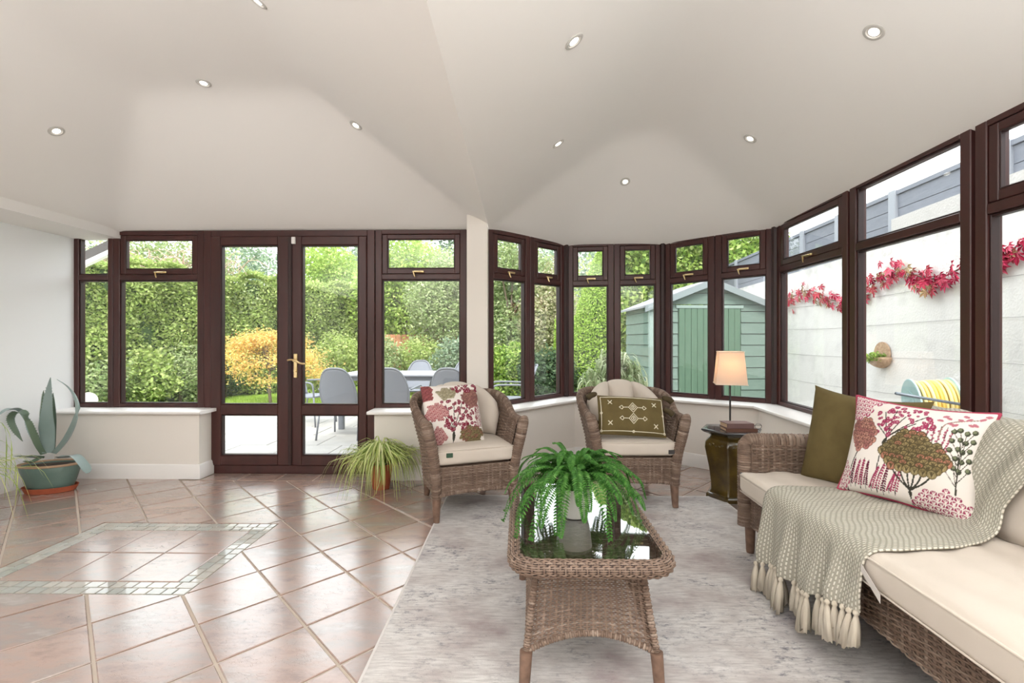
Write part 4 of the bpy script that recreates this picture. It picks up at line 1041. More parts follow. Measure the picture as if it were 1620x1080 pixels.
for k, f in enumerate(fs_):
    mb = MB(); S = fnorm(f, 1); weave(mb, S, 19 if k < 2 else 29, 38, .0040, .0024, .80, 4, .42); obj('base_panel', mb, M_WICK, ct, smooth=True)
    mb = MB(); P = f(np.linspace(0, 1, 24), np.zeros(24)); wrap_tube(mb, P, .009, None, .008, 6); obj('lower_rail', mb, M_WICK, ct, smooth=True)
for sx in (-1, 1):
    for sy in (-1, 1):
        mb = MB(); pz = [(TX+sx*(bx_b+.008), TY+sy*(by_b+.012), RUGZ), (TX+sx*bx_b, TY+sy*by_b, .14), (TX+sx*(bx_b-.02), TY+sy*(by_b-.03), .28), (TX+sx*bx_t, TY+sy*by_t, .415)]
        wrap_tube(mb, pz[1:], .011, None, .008, 8); obj('corner_post', mb, M_WICK, ct, smooth=True)
        mb = MB(); mb.tube(pz[:2], [.017, .021], 12); obj('leg', mb, M_LEG, ct, smooth=40)

# ------------------------------------------------------------------ ribbons, fern, spider plants, agave
def blade(mb, pts, w0, prof=None, n=12, fold=.25, up=(0, 0, 1), thick=0, side=None):
    P = crom(pts, n); T = np.gradient(P, axis=0); T /= np.linalg.norm(T, axis=1, keepdims=True)+1e-9
    if side is None:
        s_ = np.cross(T, np.array(up, float)); l = np.linalg.norm(s_, axis=1, keepdims=True); s_ = s_/np.maximum(l, 1e-6)
        for i in range(1, n):
            if s_[i].dot(s_[i-1]) < 0: s_[i] *= -1
    else: s_ = np.array(side, float)[None].repeat(n, 0); s_ -= T*(s_*T).sum(1, keepdims=True); s_ /= np.linalg.norm(s_, axis=1, keepdims=True)
    nn = np.cross(s_, T); t = np.linspace(0, 1, n); wv = w0*(np.interp(t, *prof) if prof else np.sin(np.clip(t*.92+.08, 0, 1)*PI)**.6)
    L_, M_, R_ = P-s_*wv[:, None]/2+nn*(fold*wv)[:, None], P, P+s_*wv[:, None]/2+nn*(fold*wv)[:, None]
    if not thick: mb.grid(np.stack([L_, M_, R_], 0))
    else:
        b = P-nn*(thick*np.interp(t, [0, 1], [1, .2]))[:, None]; mb.grid(np.stack([L_, M_, R_, b, L_], 0))
    return mb
M_FERN = leafmat('fern_green', [lin(58, 108, 46), lin(90, 146, 64), lin(70, 126, 52), lin(116, 166, 84)], .35)
M_POTW = mat('grey_white_ceramic', lin(206, 202, 198), .35)
FX = W(908, 1.86); fz = TH-.002+.0005
fern = empty('potted_fern', (FX.x, FX.y, fz), 'lush green fern in a pale pot on the glass coffee table', 'plant')
mb = MB(); mb.lathe([(.050, 0), (.054, .003), (.064, .05), (.070, .105), (.071, .115), (.066, .116), (.062, .10)], (FX.x, FX.y, fz), 28); obj('pot', mb, M_POTW, fern, smooth=40)
mb = MB(); mb.lathe([(.064, .095), (.03, .102), (.004, .104)], (FX.x, FX.y, fz), 16); obj('soil', mb, M_SOIL, fern, smooth=True)
rf = random.Random(5)
def frond(az, L_, rise, droop, wmax):
    o = np.array((FX.x+.02*math.cos(az), FX.y+.02*math.sin(az), fz+.10)); d = np.array((math.cos(az), math.sin(az), 0.))
    pts = [o, o+d*L_*.25+np.array((0, 0, rise*.75)), o+d*L_*.6+np.array((0, 0, rise)), o+d*L_*.9+np.array((0, 0, rise-droop*.5)), o+d*L_+np.array((0, 0, rise-droop))]
    n = 42; P = crom(pts, n); P[:, 2] = np.maximum(P[:, 2], fz+.006+.004*np.arange(n)/n); T = np.gradient(P, axis=0); T /= np.linalg.norm(T, axis=1, keepdims=True)
    s_ = np.cross(T, (0, 0, 1.)); s_ /= np.linalg.norm(s_, axis=1, keepdims=True)+1e-9; nn = np.cross(s_, T)
    mb = MB(); mb.tube(P, np.linspace(.0018, .0006, n), 4)
    for i in range(3, n):
        t = i/n; l = wmax*math.sin(min(1, t*1.25+.12)*PI*.5)*(1-t)**.55 if t < .98 else .003; l = max(l, .004)
        for sg in (-1, 1):
            dirn = s_[i]*sg*.95+T[i]*.35; w_ = .0048; tip = P[i]+dirn*l+nn[i]*(-.12*l)+np.array((0, 0, -.1*l)); mid = P[i]+dirn*l*.5+nn[i]*.002
            tip[2] = max(tip[2], fz+.003); mid[2] = max(mid[2], fz+.003)
            mb.add([P[i], mid-T[i]*w_, tip, mid+T[i]*w_], [(0, 1, 2, 3)])
    return obj('frond', mb, M_FERN, fern)
for k in range(88):
    az = k*2.39996+rf.uniform(-.2, .2); ring = k/88
    if ring < .35: frond(az, rf.uniform(.09, .17), rf.uniform(.12, .17), rf.uniform(.0, .05), .028)
    elif ring < .7: frond(az, rf.uniform(.16, .25), rf.uniform(.07, .13), rf.uniform(.03, .12), .040)
    else: frond(az, rf.uniform(.20, .29), rf.uniform(.05, .10), rf.uniform(.08, .20), .042)
frond(R(225), .31, .06, .18, .036); frond(R(235), .30, .05, .2, .036); frond(R(20), .20, .14, .03, .03); frond(R(160), .20, .13, .03, .03)

M_SPID = leafmat('spider_plant_leaf', [lin(172, 192, 104), lin(214, 222, 140), lin(140, 166, 80), lin(236, 236, 180), lin(188, 206, 118)], .35)
def spider(root, c, z, n, Lr, wr, az_rng=(0, 2*PI), seed=1):
    rs = random.Random(seed); mb = MB()
    for k in range(n):
        az = rs.uniform(*az_rng); L_ = rs.uniform(*Lr); d = np.array((math.cos(az), math.sin(az), 0)); o = np.array((c[0], c[1], z))+d*rs.uniform(0, .04); st_ = rs.uniform(.35, 1.0)**.7; w_ = rs.uniform(*wr)
        p1 = o+d*L_*.22*st_+np.array((0, 0, L_*.42*(1.3-st_)+.04)); p2 = o+d*L_*.55*st_+np.array((0, 0, L_*.50*(1.25-st_)+.02)); dr_ = rs.uniform(.15, 1); p3 = o+d*L_*.85*st_+np.array((0, 0, L_*(.36-.36*st_*dr_))); p4 = o+d*L_*(.98*st_+.05)+np.array((0, 0, L_*(.25-.80*dr_)))
        P = [o, p1, p2, p3, p4]
        for q in P: q[2] = max(q[2], .012)
        blade(mb, P, w_, ([0, .15, .6, 1], [.6, 1, .9, .08]), 12, .18)
    return obj('leaves', mb, M_SPID, root, kind='stuff')
SPX = W(603, 3.67)
sp = empty('spider_plant', (SPX.x, SPX.y, 0), 'bushy spider plant in a terracotta pot on the tiles beside the french doors', 'plant')
mb = MB(); mb.lathe([(.060, 0), (.064, .003), (.088, .165), (.096, .166), (.099, .2), (.092, .2), (.086, .18)], (SPX.x, SPX.y, 0), 28); obj('pot', mb, M_TERRA, sp, smooth=40)
mb = MB(); mb.lathe([(.088, .175), (.04, .185), (.004, .186)], (SPX.x, SPX.y, 0), 16); obj('soil', mb, M_SOIL, sp, smooth=True)
spider(sp, SPX, .19, 330, (.23, .44), (.009, .014), seed=4)
# long runner with a plantlet lying on the floor
mb = MB(); o = np.array((SPX.x, SPX.y, .19))
P_ = [o, o+np.array((.02, -.12, .10)), P3(603, 748, 3.47), P3(596, 776, 3.42), P3(588, 789, 3.40), P3(570, 795, 3.33)]
P_ = [np.array(tuple(q)) for q in P_]; P_[-1][2] = .012; P_[-2][2] = .014
blade(mb, P_, .010, ([0, 1], [1, .5]), 20, .15); obj('runner', mb, M_SPID, sp)
# the second spider plant stands just outside the picture, its leaves hang in
S2 = Vector((-3.62, 2.92)); sp2 = empty('spider_plant', (S2.x, S2.y, 0), 'trailing spider plant at the edge of the picture beside the agave', 'plant')
mb = MB(); mb.lathe([(.065, 0), (.07, .003), (.095, .19), (.105, .19), (.107, .23), (.098, .23), (.09, .2)], (S2.x, S2.y, 0), 24); obj('pot', mb, M_TERRA, sp2, smooth=40)
spider(sp2, S2, .22, 70, (.3, .5), (.008, .013), seed=8)
mb = MB()
for tgt, h in (((24, 735, 770), .42), ((18, 700, 760), .40), ((10, 690, 790), .36), ((27, 742, 800), .30)):
    a = np.array((S2.x, S2.y, .22)); b = np.array(tuple(P3(tgt[0], tgt[1], 3.25))); c2 = np.array(tuple(P3(tgt[0]-3, tgt[2], 3.22)))
    blade(mb, [a, a+(b-a)*.35+np.array((0, 0, h*.5)), a+(b-a)*.8+np.array((0, 0, h*.45)), b, c2], .009, ([0, .8, 1], [1, .8, .2]), 16, .15)
obj('trailing_leaf', mb, M_SPID, sp2)

M_AGAVE = mat('agave_leaf', lin(124, 144, 138), .45, var=(3, lin(154, 170, 168), .3), spec=.4)
M_AGD = mat('agave_leaf_dark', lin(92, 112, 92), .5, var=(4, lin(112, 130, 112), .3), spec=.4)
M_TEALP = mat('teal_glazed_pot', lin(92, 118, 112), .4, var=(6, lin(108, 130, 122), .2), coat=.3)
M_POTRIM = mat('buff_pot_rim', lin(176, 146, 118), .6)
DA = 3.60; AP = W(80, DA)
ag = empty('potted_agave', (AP.x, AP.y, 0), 'grey green agave in a teal bowl with a terracotta saucer by the left wall', 'plant')
rz_ = R(12)
def oval(mb, prof, n=36, sx=1.0, sy=.60, cap=True):
    t = MB(); t.lathe(prof, (0, 0, 0), n, 0, sx, sy, cap); V = t.V(); mb.add(np.stack([AP.x+V[:, 0]*math.cos(rz_)-V[:, 1]*math.sin(rz_), AP.y+V[:, 0]*math.sin(rz_)+V[:, 1]*math.cos(rz_), V[:, 2]], 1), t.f); return mb
sau = obj('saucer', oval(MB(), [(.150, 0), (.160, .003), (.178, .040), (.180, .044), (.174, .044), (.160, .014), (.02, .012)]), M_TERRA, ag, smooth=40)
obj('pot', oval(MB(), [(.135, .014), (.142, .018), (.165, .08), (.188, .16), (.200, .205), (.196, .21), (.185, .205), (.17, .16)]), M_TEALP, ag, smooth=40)
obj('pot_rim', oval(MB(), [(.198, .200), (.206, .204), (.208, .212), (.203, .219), (.192, .218), (.186, .21), (.19, .202), (.198, .200)], cap=False), M_POTRIM, ag, smooth=40)
obj('soil', oval(MB(), [(.188, .196), (.10, .205), (.01, .208)]), M_SOIL, ag, smooth=True)
def aleaf(pp, w_, prof, m=M_AGAVE, d=None, fold=.22, teeth=True, side=None, tk=.012):
    P = []
    for i, q in enumerate(pp): P.append(P3(q[0], q[1], DA+(q[2] if len(q) > 2 else 0)))
    mb = MB(); n = 22; blade(mb, P, w_, prof, n, fold, thick=tk, side=side)
    if teeth:
        Vv = mb.V().reshape(5, n, 3)
        for row in (0, 2):
            for i in range(2, n-3):
                a, b = Vv[row, i], Vv[row, i+1]
                for f0 in (0., .5):
                    p0 = a+(b-a)*f0; p1 = a+(b-a)*(f0+.22); out = (Vv[row, i]-Vv[1, i]); out = out/(np.linalg.norm(out)+1e-9)*.007
                    mb.add([p0, p1, (p0+p1)/2+out], [(0, 1, 2)])
    return obj('leaf', mb, m, ag, smooth=50)
sx_ = tuple(W(900, 1)-W(800, 1))+(0,)
lanc = ([0, .3, .5, .8, 1], [.72, .9, 1, .55, .03])
aleaf([(79, 716), (79, 690), (77, 655), (80, 597)], .128, lanc, side=sx_, fold=.16)
aleaf([(85, 712, .04), (86, 680, .05), (86, 650, .06), (84, 621, .07)], .055, lanc, M_AGD, side=sx_)
aleaf([(72, 712, .05), (70, 670, .07), (70, 640, .09), (69, 617, .1)], .05, lanc, M_AGD, side=sx_)
aleaf([(67, 718), (55, 700, -.04), (45, 675, -.08), (38, 657, -.1), (28, 652, -.1), (19, 663, -.1), (27, 682, -.1), (36, 698, -.1)], .075, ([0, .3, .6, .85, 1], [1, .95, .9, .6, .03]), M_AGD, fold=.2)
aleaf([(70, 716, .03), (52, 690, .05), (38, 660, .05), (26, 648, .0), (12, 648, -.12), (0, 655, -.25)], .06, ([0, .5, 1], [1, .9, .3]), M_AGAVE, fold=.2)
aleaf([(88, 716), (98, 705, -.02), (108, 690, -.05), (118, 668, -.08), (123, 645, -.08), (118, 625, -.05), (106, 610, 0), (90, 600, .03)], .055, ([0, .3, .6, 1], [1, .85, .5, .08]), M_AGAVE, teeth=False, fold=.15)
aleaf([(92, 722), (105, 722, -.05), (118, 721, -.12), (128, 730, -.15), (135, 740, -.16), (139, 748, -.16)], .07, ([0, .4, .9, 1], [.6, .8, 1, .5]), M_AGAVE, fold=.1)
aleaf([(70, 722, -.06), (55, 722, -.1), (38, 722, -.12), (22, 721, -.14)], .05, lanc, M_AGD, fold=.1)
aleaf([(66, 722, -.08), (52, 730, -.14), (42, 730, -.17), (36, 729, -.18)], .05, lanc, M_AGD, fold=.1)
aleaf([(74, 706, .08), (68, 700, .09), (64, 692, .1)], .04, lanc, M_AGD)

# ------------------------------------------------------------------ ceramic stool, lamp, books, spectacles
M_GLZ = mat('brown_green_glaze', lin(60, 46, 24), .16, var=(9, lin(96, 78, 32), .22), coat=.6, bump=(26, .5, .012))
M_GLT = mat('dark_glazed_top', lin(58, 56, 54), .2, coat=.5, var=(12, lin(84, 82, 84), .3))
ST = W(1157, 3.46); st_ = empty('ceramic_stool', (ST.x, ST.y, 0), 'hexagonal brown and green glazed garden stool standing between the armchair and sofa', 'stool')
hx = R(-121)
def hexa(mb, prof, rot=hx): mb.lathe(prof, (ST.x, ST.y, 0), 6, rot); return mb
obj('body', hexa(MB(), [(.165, .035), (.150, .06), (.152, .12), (.165, .22), (.183, .31), (.196, .37), (.192, .41), (.172, .44), (.155, .452), (.150, .47)]), M_GLZ, st_)
b_ = st_.children[0]; bv = b_.modifiers.new('soft', 'BEVEL'); bv.width = .012; bv.segments = 3; bv.limit_method = 'ANGLE'; bv.angle_limit = R(35)
b_.data.polygons.foreach_set('use_smooth', [True]*len(b_.data.polygons)); b_.data.set_sharp_from_angle(angle=R(50))
o = obj('foot', hexa(MB(), [(.178, 0), (.184, .004), (.184, .028), (.176, .036), (.16, .04)]), M_GLZ, st_)
o = obj('top', hexa(MB(), [(.15, .462), (.20, .482), (.218, .494), (.222, .500), (.218, .506), (.20, .508)]), M_GLT, st_)
STZ = .508
# raised relief roses round the shoulder
mb = MB()
for k in range(6):
    a = hx+R(30)+k*PI/3
    for j in range(5):
        r_ = .165; off = (j-2)*.026; mb.lathe([(.014, -.006), (.010, .006), (.003, .009)], (0, 0, 0), 7)
        V = mb.v[-1]; z = V[:, 2].copy(); V[:, 2] = V[:, 1]+.395+.008*math.sin(j*2); lat = V[:, 0]+off; rad = r_-.004+z
        V[:, 0] = ST.x+rad*math.cos(a)-lat*math.sin(a); V[:, 1] = ST.y+rad*math.sin(a)+lat*math.cos(a)
obj('relief_flowers', mb, M_GLZ, st_, smooth=True)
M_BLK = mat('black_metal', lin(40, 36, 34), .4)
lm = W(1155, 3.46); lamp = empty('table_lamp', (lm.x, lm.y, STZ), 'lit table lamp with square linen shade standing on the ceramic stool', 'lamp')
mb = MB(); mb.cbox((lm.x-.05, lm.y-.05, STZ), (lm.x+.05, lm.y+.05, STZ+.012), .003); obj('base', mb, M_BLK, lamp)
mb = MB(); mb.tube([(lm.x, lm.y, STZ+.01), (lm.x, lm.y, .93)], .0065, 10); obj('stem', mb, M_BLK, lamp, smooth=40)
m, nt, b, N, L = nmat('linen_shade'); b.inputs['Base Color'].default_value = lin(240, 226, 212); b.inputs['Roughness'].default_value = .9
t_ = N('ShaderNodeBsdfTranslucent'); t_.inputs[0].default_value = lin(244, 226, 206); mx = N('ShaderNodeMixShader'); mx.inputs[0].default_value = .5; L(b.outputs[0], mx.inputs[1]); L(t_.outputs[0], mx.inputs[2]); L(mx.outputs[0], nt.nodes['Material Output'].inputs[0]); M_SHADE = m
mb = MB(); sr = R(28); zb, zt = .838, 1.075; rb, rt = .148, .118
for r0, z0, r1, z1 in ((rb, zb, rt, zt), (rt-.003, zt, rb-.003, zb)): mb.lathe([(r0, z0), (r1, z1)], (lm.x, lm.y, 0), 4, sr); mb.f = [f for f in mb.f if True]
Vs = mb.V(); nmb = MB()
a = [sr+k*PI/2 for k in range(4)]; ring = lambda r_, z: [(lm.x+r_*math.cos(t), lm.y+r_*math.sin(t), z) for t in a]
V = ring(rb, zb)+ring(rt, zt)+ring(rt-.004, zt)+ring(rb-.004, zb); fs = []
for lv in range(4):
    for k in range(4): fs.append((lv*4+k, lv*4+(k+1) % 4, ((lv+1) % 4)*4+(k+1) % 4, ((lv+1) % 4)*4+k))
nmb.add(V, fs); shade = obj('shade', nmb, M_SHADE, lamp)
mb = MB()
for r_, z in ((rb, zb), (rt, zt)):
    P = ring(r_+.0008, z); P = P+[P[0]]
    for k in range(4): mb.tube([P[k], P[k+1]], .0035, 6)
obj('trim_band', mb, mat('shade_band', lin(238, 220, 200), .9), shade)
mb = MB(); mb.lathe([(.012, .93), (.03, .955), (.032, .975), (.022, 1.0), (.004, 1.008)], (lm.x, lm.y, 0), 16); obj('bulb', mb, mat('warm_bulb', lin(255, 220, 170), .4, emis=((1, .72, .42, 1), 10)), lamp, smooth=True)
add_light('lamp_bulb', 'POINT', (lm.x, lm.y, .965), (0, 0, 0), 2.0, (1, .84, .70), shadow_soft_size=.036)
def book(c, z, rot, wd, dp, h, mcol, label):
    ex = np.array((math.cos(rot), math.sin(rot), 0)); ey = np.array((-math.sin(rot), math.cos(rot), 0)); c = np.array((c[0], c[1], z))
    root = empty('book', c, label, 'book', 'books under the lamp'); mc = mat('book_cover', mcol, .6)
    mb = MB()
    mb.obox(c+(0, 0, .002), ex*wd/2, ey*dp/2, (0, 0, .002)); mb.obox(c+(0, 0, h-.002), ex*wd/2, ey*dp/2, (0, 0, .002)); mb.obox(c+ey*(-dp/2+.002)+np.array((0, 0, h/2)), ex*wd/2, ey*.003, (0, 0, h/2)); obj('cover', mb, mc, root)
    mb = MB(); mb.obox(c+ey*.002+np.array((0, 0, h/2)), ex*(wd/2-.004), ey*(dp/2-.006), (0, 0, h/2-.004)); obj('pages', mb, mat('book_pages', lin(206, 176, 144), .9), root)
bp_ = W(1168, 3.375)
book(bp_, STZ+.0005, R(-4), .215, .13, .024, lin(96, 62, 48), 'lower brown book lying on the ceramic stool')
book(bp_+V2(-.012, .002), STZ+.0255, R(1), .19, .125, .034, lin(112, 84, 80), 'upper thicker brown book lying on another book on the stool')

# ------------------------------------------------------------------ hair-thin spectacles beside the books
gp = W(1193, 3.42); gl = empty('spectacles', (gp.x, gp.y, STZ), 'folded wire spectacles lying beside the books on the stool', 'glasses')
mb = MB()
for dx in (-.03, .03): mb.tube([(gp.x+dx+.024*math.cos(a), gp.y, STZ+.022+.02*math.sin(a)) for a in np.linspace(0, 2*PI, 17)], .0016, 5)
mb.tube([(gp.x-.007, gp.y, STZ+.026), (gp.x, gp.y-.002, STZ+.03), (gp.x+.007, gp.y, STZ+.026)], .0016, 5); obj('rims', mb, M_BLK, gl, smooth=True)
mb = MB()
for dx in (-.054, .054): mb.tube([(gp.x+dx, gp.y, STZ+.028), (gp.x+dx*.9, gp.y+.06, STZ+.02), (gp.x+dx*.8, gp.y+.10, STZ+.003)], .0016, 5)
obj('temples', mb, M_BLK, gl, smooth=True)
# ------------------------------------------------------------------ garden: ground and paving
GZ = -.08
M_LAWN = mat('lawn_grass', lin(150, 178, 72), .9, var=(1.2, lin(128, 158, 62), .25), bump=(60, .8, .03), spec=.1)
M_PAVE = mat('pale_paving', lin(178, 175, 171), .8, var=(5, lin(160, 157, 154), .3), bump=(40, .15, .006))
M_JOINT = mat('paving_joint', lin(130, 127, 122), .95)
mb = MB(); mb.box((-26, -6, GZ-.14), (18, 34, GZ-.035)); obj('ground', mb, M_LAWN, kind='structure')
mb = MB(); mb.box((-7.2, -5, GZ-.034), (5.2, 7.62, GZ-.012)); patio = obj('patio', mb, M_JOINT, kind='structure')
slab = MB(); slab.prism([(-.296, -.296), (.296, -.296), (.296, .296), (-.296, .296)], -.02, 0, .004); o = obj('paving_slab', slab, M_PAVE); smesh = o.data; bpy.data.objects.remove(o)
for i in range(-11, 8):
    for j in range(0, 6):
        x, y = -.3+.603*i+(.3 if j % 2 else 0), 4.30+.603*(j+.5)
        if x > -6.8 and x < 4.3:
            if x > -.45 and y < 5.35: continue
            o = bpy.data.objects.new('paving_slab', smesh); C.objects.link(o); o.parent = patio
            o.location = (x-ORG[patio.name][0], y-ORG[patio.name][1], GZ-.02+random.uniform(-.001, .001)-ORG[patio.name][2])
def leafquads(P, ln, wd, up=.0, seed=0, drop=0.):
    g = np.random.default_rng(seed); n = len(P); a = g.normal(size=(n, 3)); a[:, 2] = a[:, 2]*.7-drop; a /= np.linalg.norm(a, axis=1, keepdims=True)
    r = g.normal(size=(n, 3)); r[:, 2] += up; b = np.cross(a, r); b /= np.linalg.norm(b, axis=1, keepdims=True)+1e-9
    l = (ln*g.uniform(.6, 1.25, n))[:, None]; w_ = (wd*g.uniform(.7, 1.2, n))[:, None]; nn = np.cross(a, b)*l*.12
    return np.stack([P-a*l/2+nn, P+b*w_/2, P+a*l/2+nn, P-b*w_/2], 1).reshape(-1, 3)
# grass blades along the far edge of the paving
g = RNG; n = 16000; gx = g.uniform(-7.5, 2.2, n); gy = 7.62+np.abs(g.normal(0, 1.6, n)); hgt = g.uniform(.03, .07, n); dx, dy = g.normal(0, .015, n), g.normal(0, .015, n)
base = np.stack([gx, gy, np.full(n, GZ-.036)], 1); tip = base+np.stack([dx, dy, hgt], 1); sd = np.stack([np.full(n, .006), g.normal(0, .003, n), np.zeros(n)], 1)
M_BLADE = leafmat('grass_blade', [lin(132, 168, 60), lin(170, 196, 90), lin(150, 180, 72)], .4)
o = npobj('grass', np.stack([base-sd, base+sd, tip], 1).reshape(-1, 3), 3, M_BLADE, kind='stuff'); tag(o, 'short bright green grass at the edge of the patio', 'grass')

# ------------------------------------------------------------------ planting
BR = mat('bark', lin(112, 98, 84), .9, bump=(30, .5, .02))
LM = {}
def lm_(k, *cols, tr=.4): LM[k] = leafmat('leaf_'+k, [lin(*c_) for c_ in cols], tr)  # leaf colours paled and desaturated: the garden haze is put into them
lm_('hedge', (138, 160, 88), (180, 196, 116), (154, 178, 98), (206, 214, 146), (124, 146, 82))
lm_('laurel', (120, 152, 66), (178, 200, 104), (146, 176, 86), (90, 120, 58), (206, 216, 140))
lm_('blue', (132, 154, 130), (164, 182, 152), (114, 138, 118), (184, 196, 168))
lm_('lime', (160, 190, 88), (190, 210, 112), (140, 174, 78), (210, 222, 140))
lm_('pale', (150, 172, 112), (186, 200, 144), (128, 152, 98), (206, 214, 170), (140, 150, 110))
lm_('dark', (74, 98, 70), (98, 122, 86), (62, 86, 64), (116, 138, 98))
lm_('pinkish', (190, 184, 150), (206, 196, 170), (168, 172, 124), (150, 160, 110), (214, 206, 184))
lm_('maple', (236, 200, 108), (226, 170, 112), (240, 214, 132), (206, 196, 112), (232, 186, 120))
lm_('cone', (150, 184, 76), (180, 208, 98), (132, 168, 66), (196, 216, 120))
CORE = mat('foliage_core', lin(64, 84, 48), .95)  # dark solid filler added inside foliage to block light
_seed = [100]
def blobs(c, r, nb, n, br=.45, shell=.75, seed=0):
    g = np.random.default_rng(seed); c = np.array(c, float); r = np.array(r, float)
    d = g.normal(size=(nb, 3)); d /= np.linalg.norm(d, axis=1, keepdims=True); cen = c+d*r*(g.uniform(.25, 1, (nb, 1))**.5)*(1-br*.6)
    k = g.integers(0, nb, n); d2 = g.normal(size=(n, 3)); d2 /= np.linalg.norm(d2, axis=1, keepdims=True)
    P = cen[k]+d2*(r*br)*g.uniform(shell, 1.05, (n, 1))*g.uniform(.8, 1.1, (n, 1)); return P, cen
def branches(mb, base, cen, r0, seed=0, k=10):
    rs = random.Random(seed); top = base+np.array((0, 0, max(.15, (cen[:, 2].mean()-base[2])*.75)))
    mb.tube(crom([base, (base+top)/2+np.array((rs.uniform(-.06, .06), rs.uniform(-.06, .06), 0)), top], 8), np.linspace(r0, r0*.6, 8), 8)
    for q in cen[:k]: mid = (top+q)/2+np.array((0, 0, .1)); mb.tube(crom([top-np.array((0, 0, .1)), mid, q], 7), np.linspace(r0*.45, r0*.1, 7), 5)
def tree(px, d, zc, r, n, ln, key, label, name='tree', nb=26, br=.42, wd=None, base=None, drop=.1, top=.222, group='trees beyond the lawn', cat='tree', trunk=.09):
    if zc+r[2] > CAMZ+top*d: zc = CAMZ+top*d-r[2]
    _seed[0] += 1; s = _seed[0]; p = W(px, d); root = empty(name, (p.x, p.y, GZ), label, cat, group)
    P, cen = blobs((p.x, p.y, zc), r, nb, n, br, .7, s); P = P[P[:, 2] > GZ+.02]
    npobj('crown' if cat == 'tree' else 'foliage', leafquads(P, ln, wd or ln*.55, 0, s, drop), 4, LM[key], root, kind='stuff')
    mb = MB(); branches(mb, np.array((p.x, p.y, GZ-.03)), cen, trunk, s); obj('trunk' if cat == 'tree' else 'stem', mb, BR, root, smooth=True); return root
# the long clipped hedge
HP = [cw(-9.6, 5.5), cw(-7.9, 8.0), cw(-6.5, 10.6), cw(-4.7, 13.0), cw(-2.2, 14.2)]; HH = 2.62; HT = .7
hp = np.array([(q.x, q.y, 0) for q in HP]); hs = np.concatenate([[0], np.cumsum(np.linalg.norm(np.diff(hp, axis=0), axis=1))]); HL = hs[-1]
def hpt(s): return np.stack([np.interp(s, hs, hp[:, 0]), np.interp(s, hs, hp[:, 1])], 1)
def hnrm(s): e = hpt(np.minimum(s+.3, HL))-hpt(np.maximum(s-.3, 0)); e /= np.linalg.norm(e, axis=1, keepdims=True); return np.stack([e[:, 1], -e[:, 0]], 1)
hedge = empty('hedge', (hp[1][0], hp[1][1], GZ), 'tall clipped green hedge running along the far side of the lawn', 'hedge')
g = np.random.default_rng(5); n = 78000; s_ = g.uniform(0, HL, n); z = GZ+g.uniform(0, 1, n)**.85*(HH-GZ); wob = .10*np.sin(s_*2.1+1.3*z)+.09*np.sin(s_*4.7-z*3)+.05*np.sin(s_*9+z*6)
off = wob+g.normal(0, .05, n)-.12*np.clip(.7-z, 0, 1); c2 = hpt(s_); n2 = hnrm(s_); P = np.column_stack([c2+n2*off[:, None], z])
nt_ = 16000; s2_ = g.uniform(0, HL, nt_); q2 = g.uniform(-HT, 0, nt_); c3 = hpt(s2_)+hnrm(s2_)*q2[:, None]; Pt = np.column_stack([c3, HH+.08*np.sin(s2_*3)+.05*np.sin(s2_*8+q2*6)+np.abs(g.normal(0, .06, nt_))])
npobj('foliage', leafquads(np.concatenate([P, Pt]), .078, .05, 0, 3), 4, LM['hedge'], hedge, kind='stuff')
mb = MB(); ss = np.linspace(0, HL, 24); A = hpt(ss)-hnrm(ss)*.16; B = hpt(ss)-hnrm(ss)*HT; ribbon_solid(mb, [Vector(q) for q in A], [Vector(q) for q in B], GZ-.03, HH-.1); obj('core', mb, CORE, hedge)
# tangle of bare brown stems above the hedge at its near end
tw = W(232, 10.6); tb = empty('bramble', (tw.x, tw.y, GZ), 'tangle of bare pinkish brown stems rising above the near end of the hedge', 'shrub'); mb = MB(); rs = random.Random(2)
for k in range(150):
    x = tw.x+rs.uniform(-2.0, 1.7); y = tw.y+rs.uniform(-.4, .6); z = 2.0; a = rs.uniform(-1, 1); P = [(x, y, z), (x+a*.3, y, z+.5), (x+a*.8, y+rs.uniform(-.2, .2), z+rs.uniform(.8, 1.2)), (x+a*1.3, y+rs.uniform(-.3, .2), z+rs.uniform(.5, 1.3))]; mb.tube(crom(P, 9), np.linspace(.013, .005, 9), 4)
obj('stems', mb, mat('bramble_stem', lin(186, 160, 142), .9), tb, kind='stuff', smooth=True)
P, cen = blobs((tw.x-.2, tw.y+.5, 2.7), (2.6, .8, 1.3), 26, 9000, .4, .5, 77); npobj('foliage', leafquads(P, .09, .055, 0, 5), 4, LM['pale'], tb, kind='stuff')
# trees behind
TG = 'trees beyond the hedge'
tree(120, 15, 4.0, (2.6, 1.6, 2.4), 9000, .15, 'dark', 'dark green tree behind the bare stems at the near end of the hedge', group=TG)
tree(262, 17, 4.6, (3.0, 1.8, 2.8), 11000, .15, 'blue', 'blue green tree rising behind the bare brown stems', group=TG)
tree(395, 18, 4.6, (2.4, 1.8, 2.9), 14000, .15, 'blue', 'blue green tree seen over the hedge through the left door leaf', group=TG)
tree(512, 16, 3.2, (1.5, 1.3, 1.75), 15000, .12, 'lime', 'lime green tree seen over the hedge through the door with the handle', group=TG)
tree(575, 22, 5.2, (3.0, 2, 3.6), 14000, .17, 'blue', 'tall blue green tree behind the lime green one', top=.24, group=TG)
tree(640, 13.2, 2.9, (1.55, 1.2, 1.75), 17000, .11, 'lime', 'light green tree behind the dining set, with crown filling the window beside the door', top=.245, group=TG)
tree(735, 19, 4.8, (3.2, 2, 3.4), 13000, .17, 'dark', 'dark tree behind the pale shrubs, seen above the white post', top=.275, group=TG)
tree(702, 12.4, 2.1, (1.0, 1.0, 1.5), 13000, .095, 'pale', 'pale grey green shrubby tree behind the patio table', top=.24, group=TG)
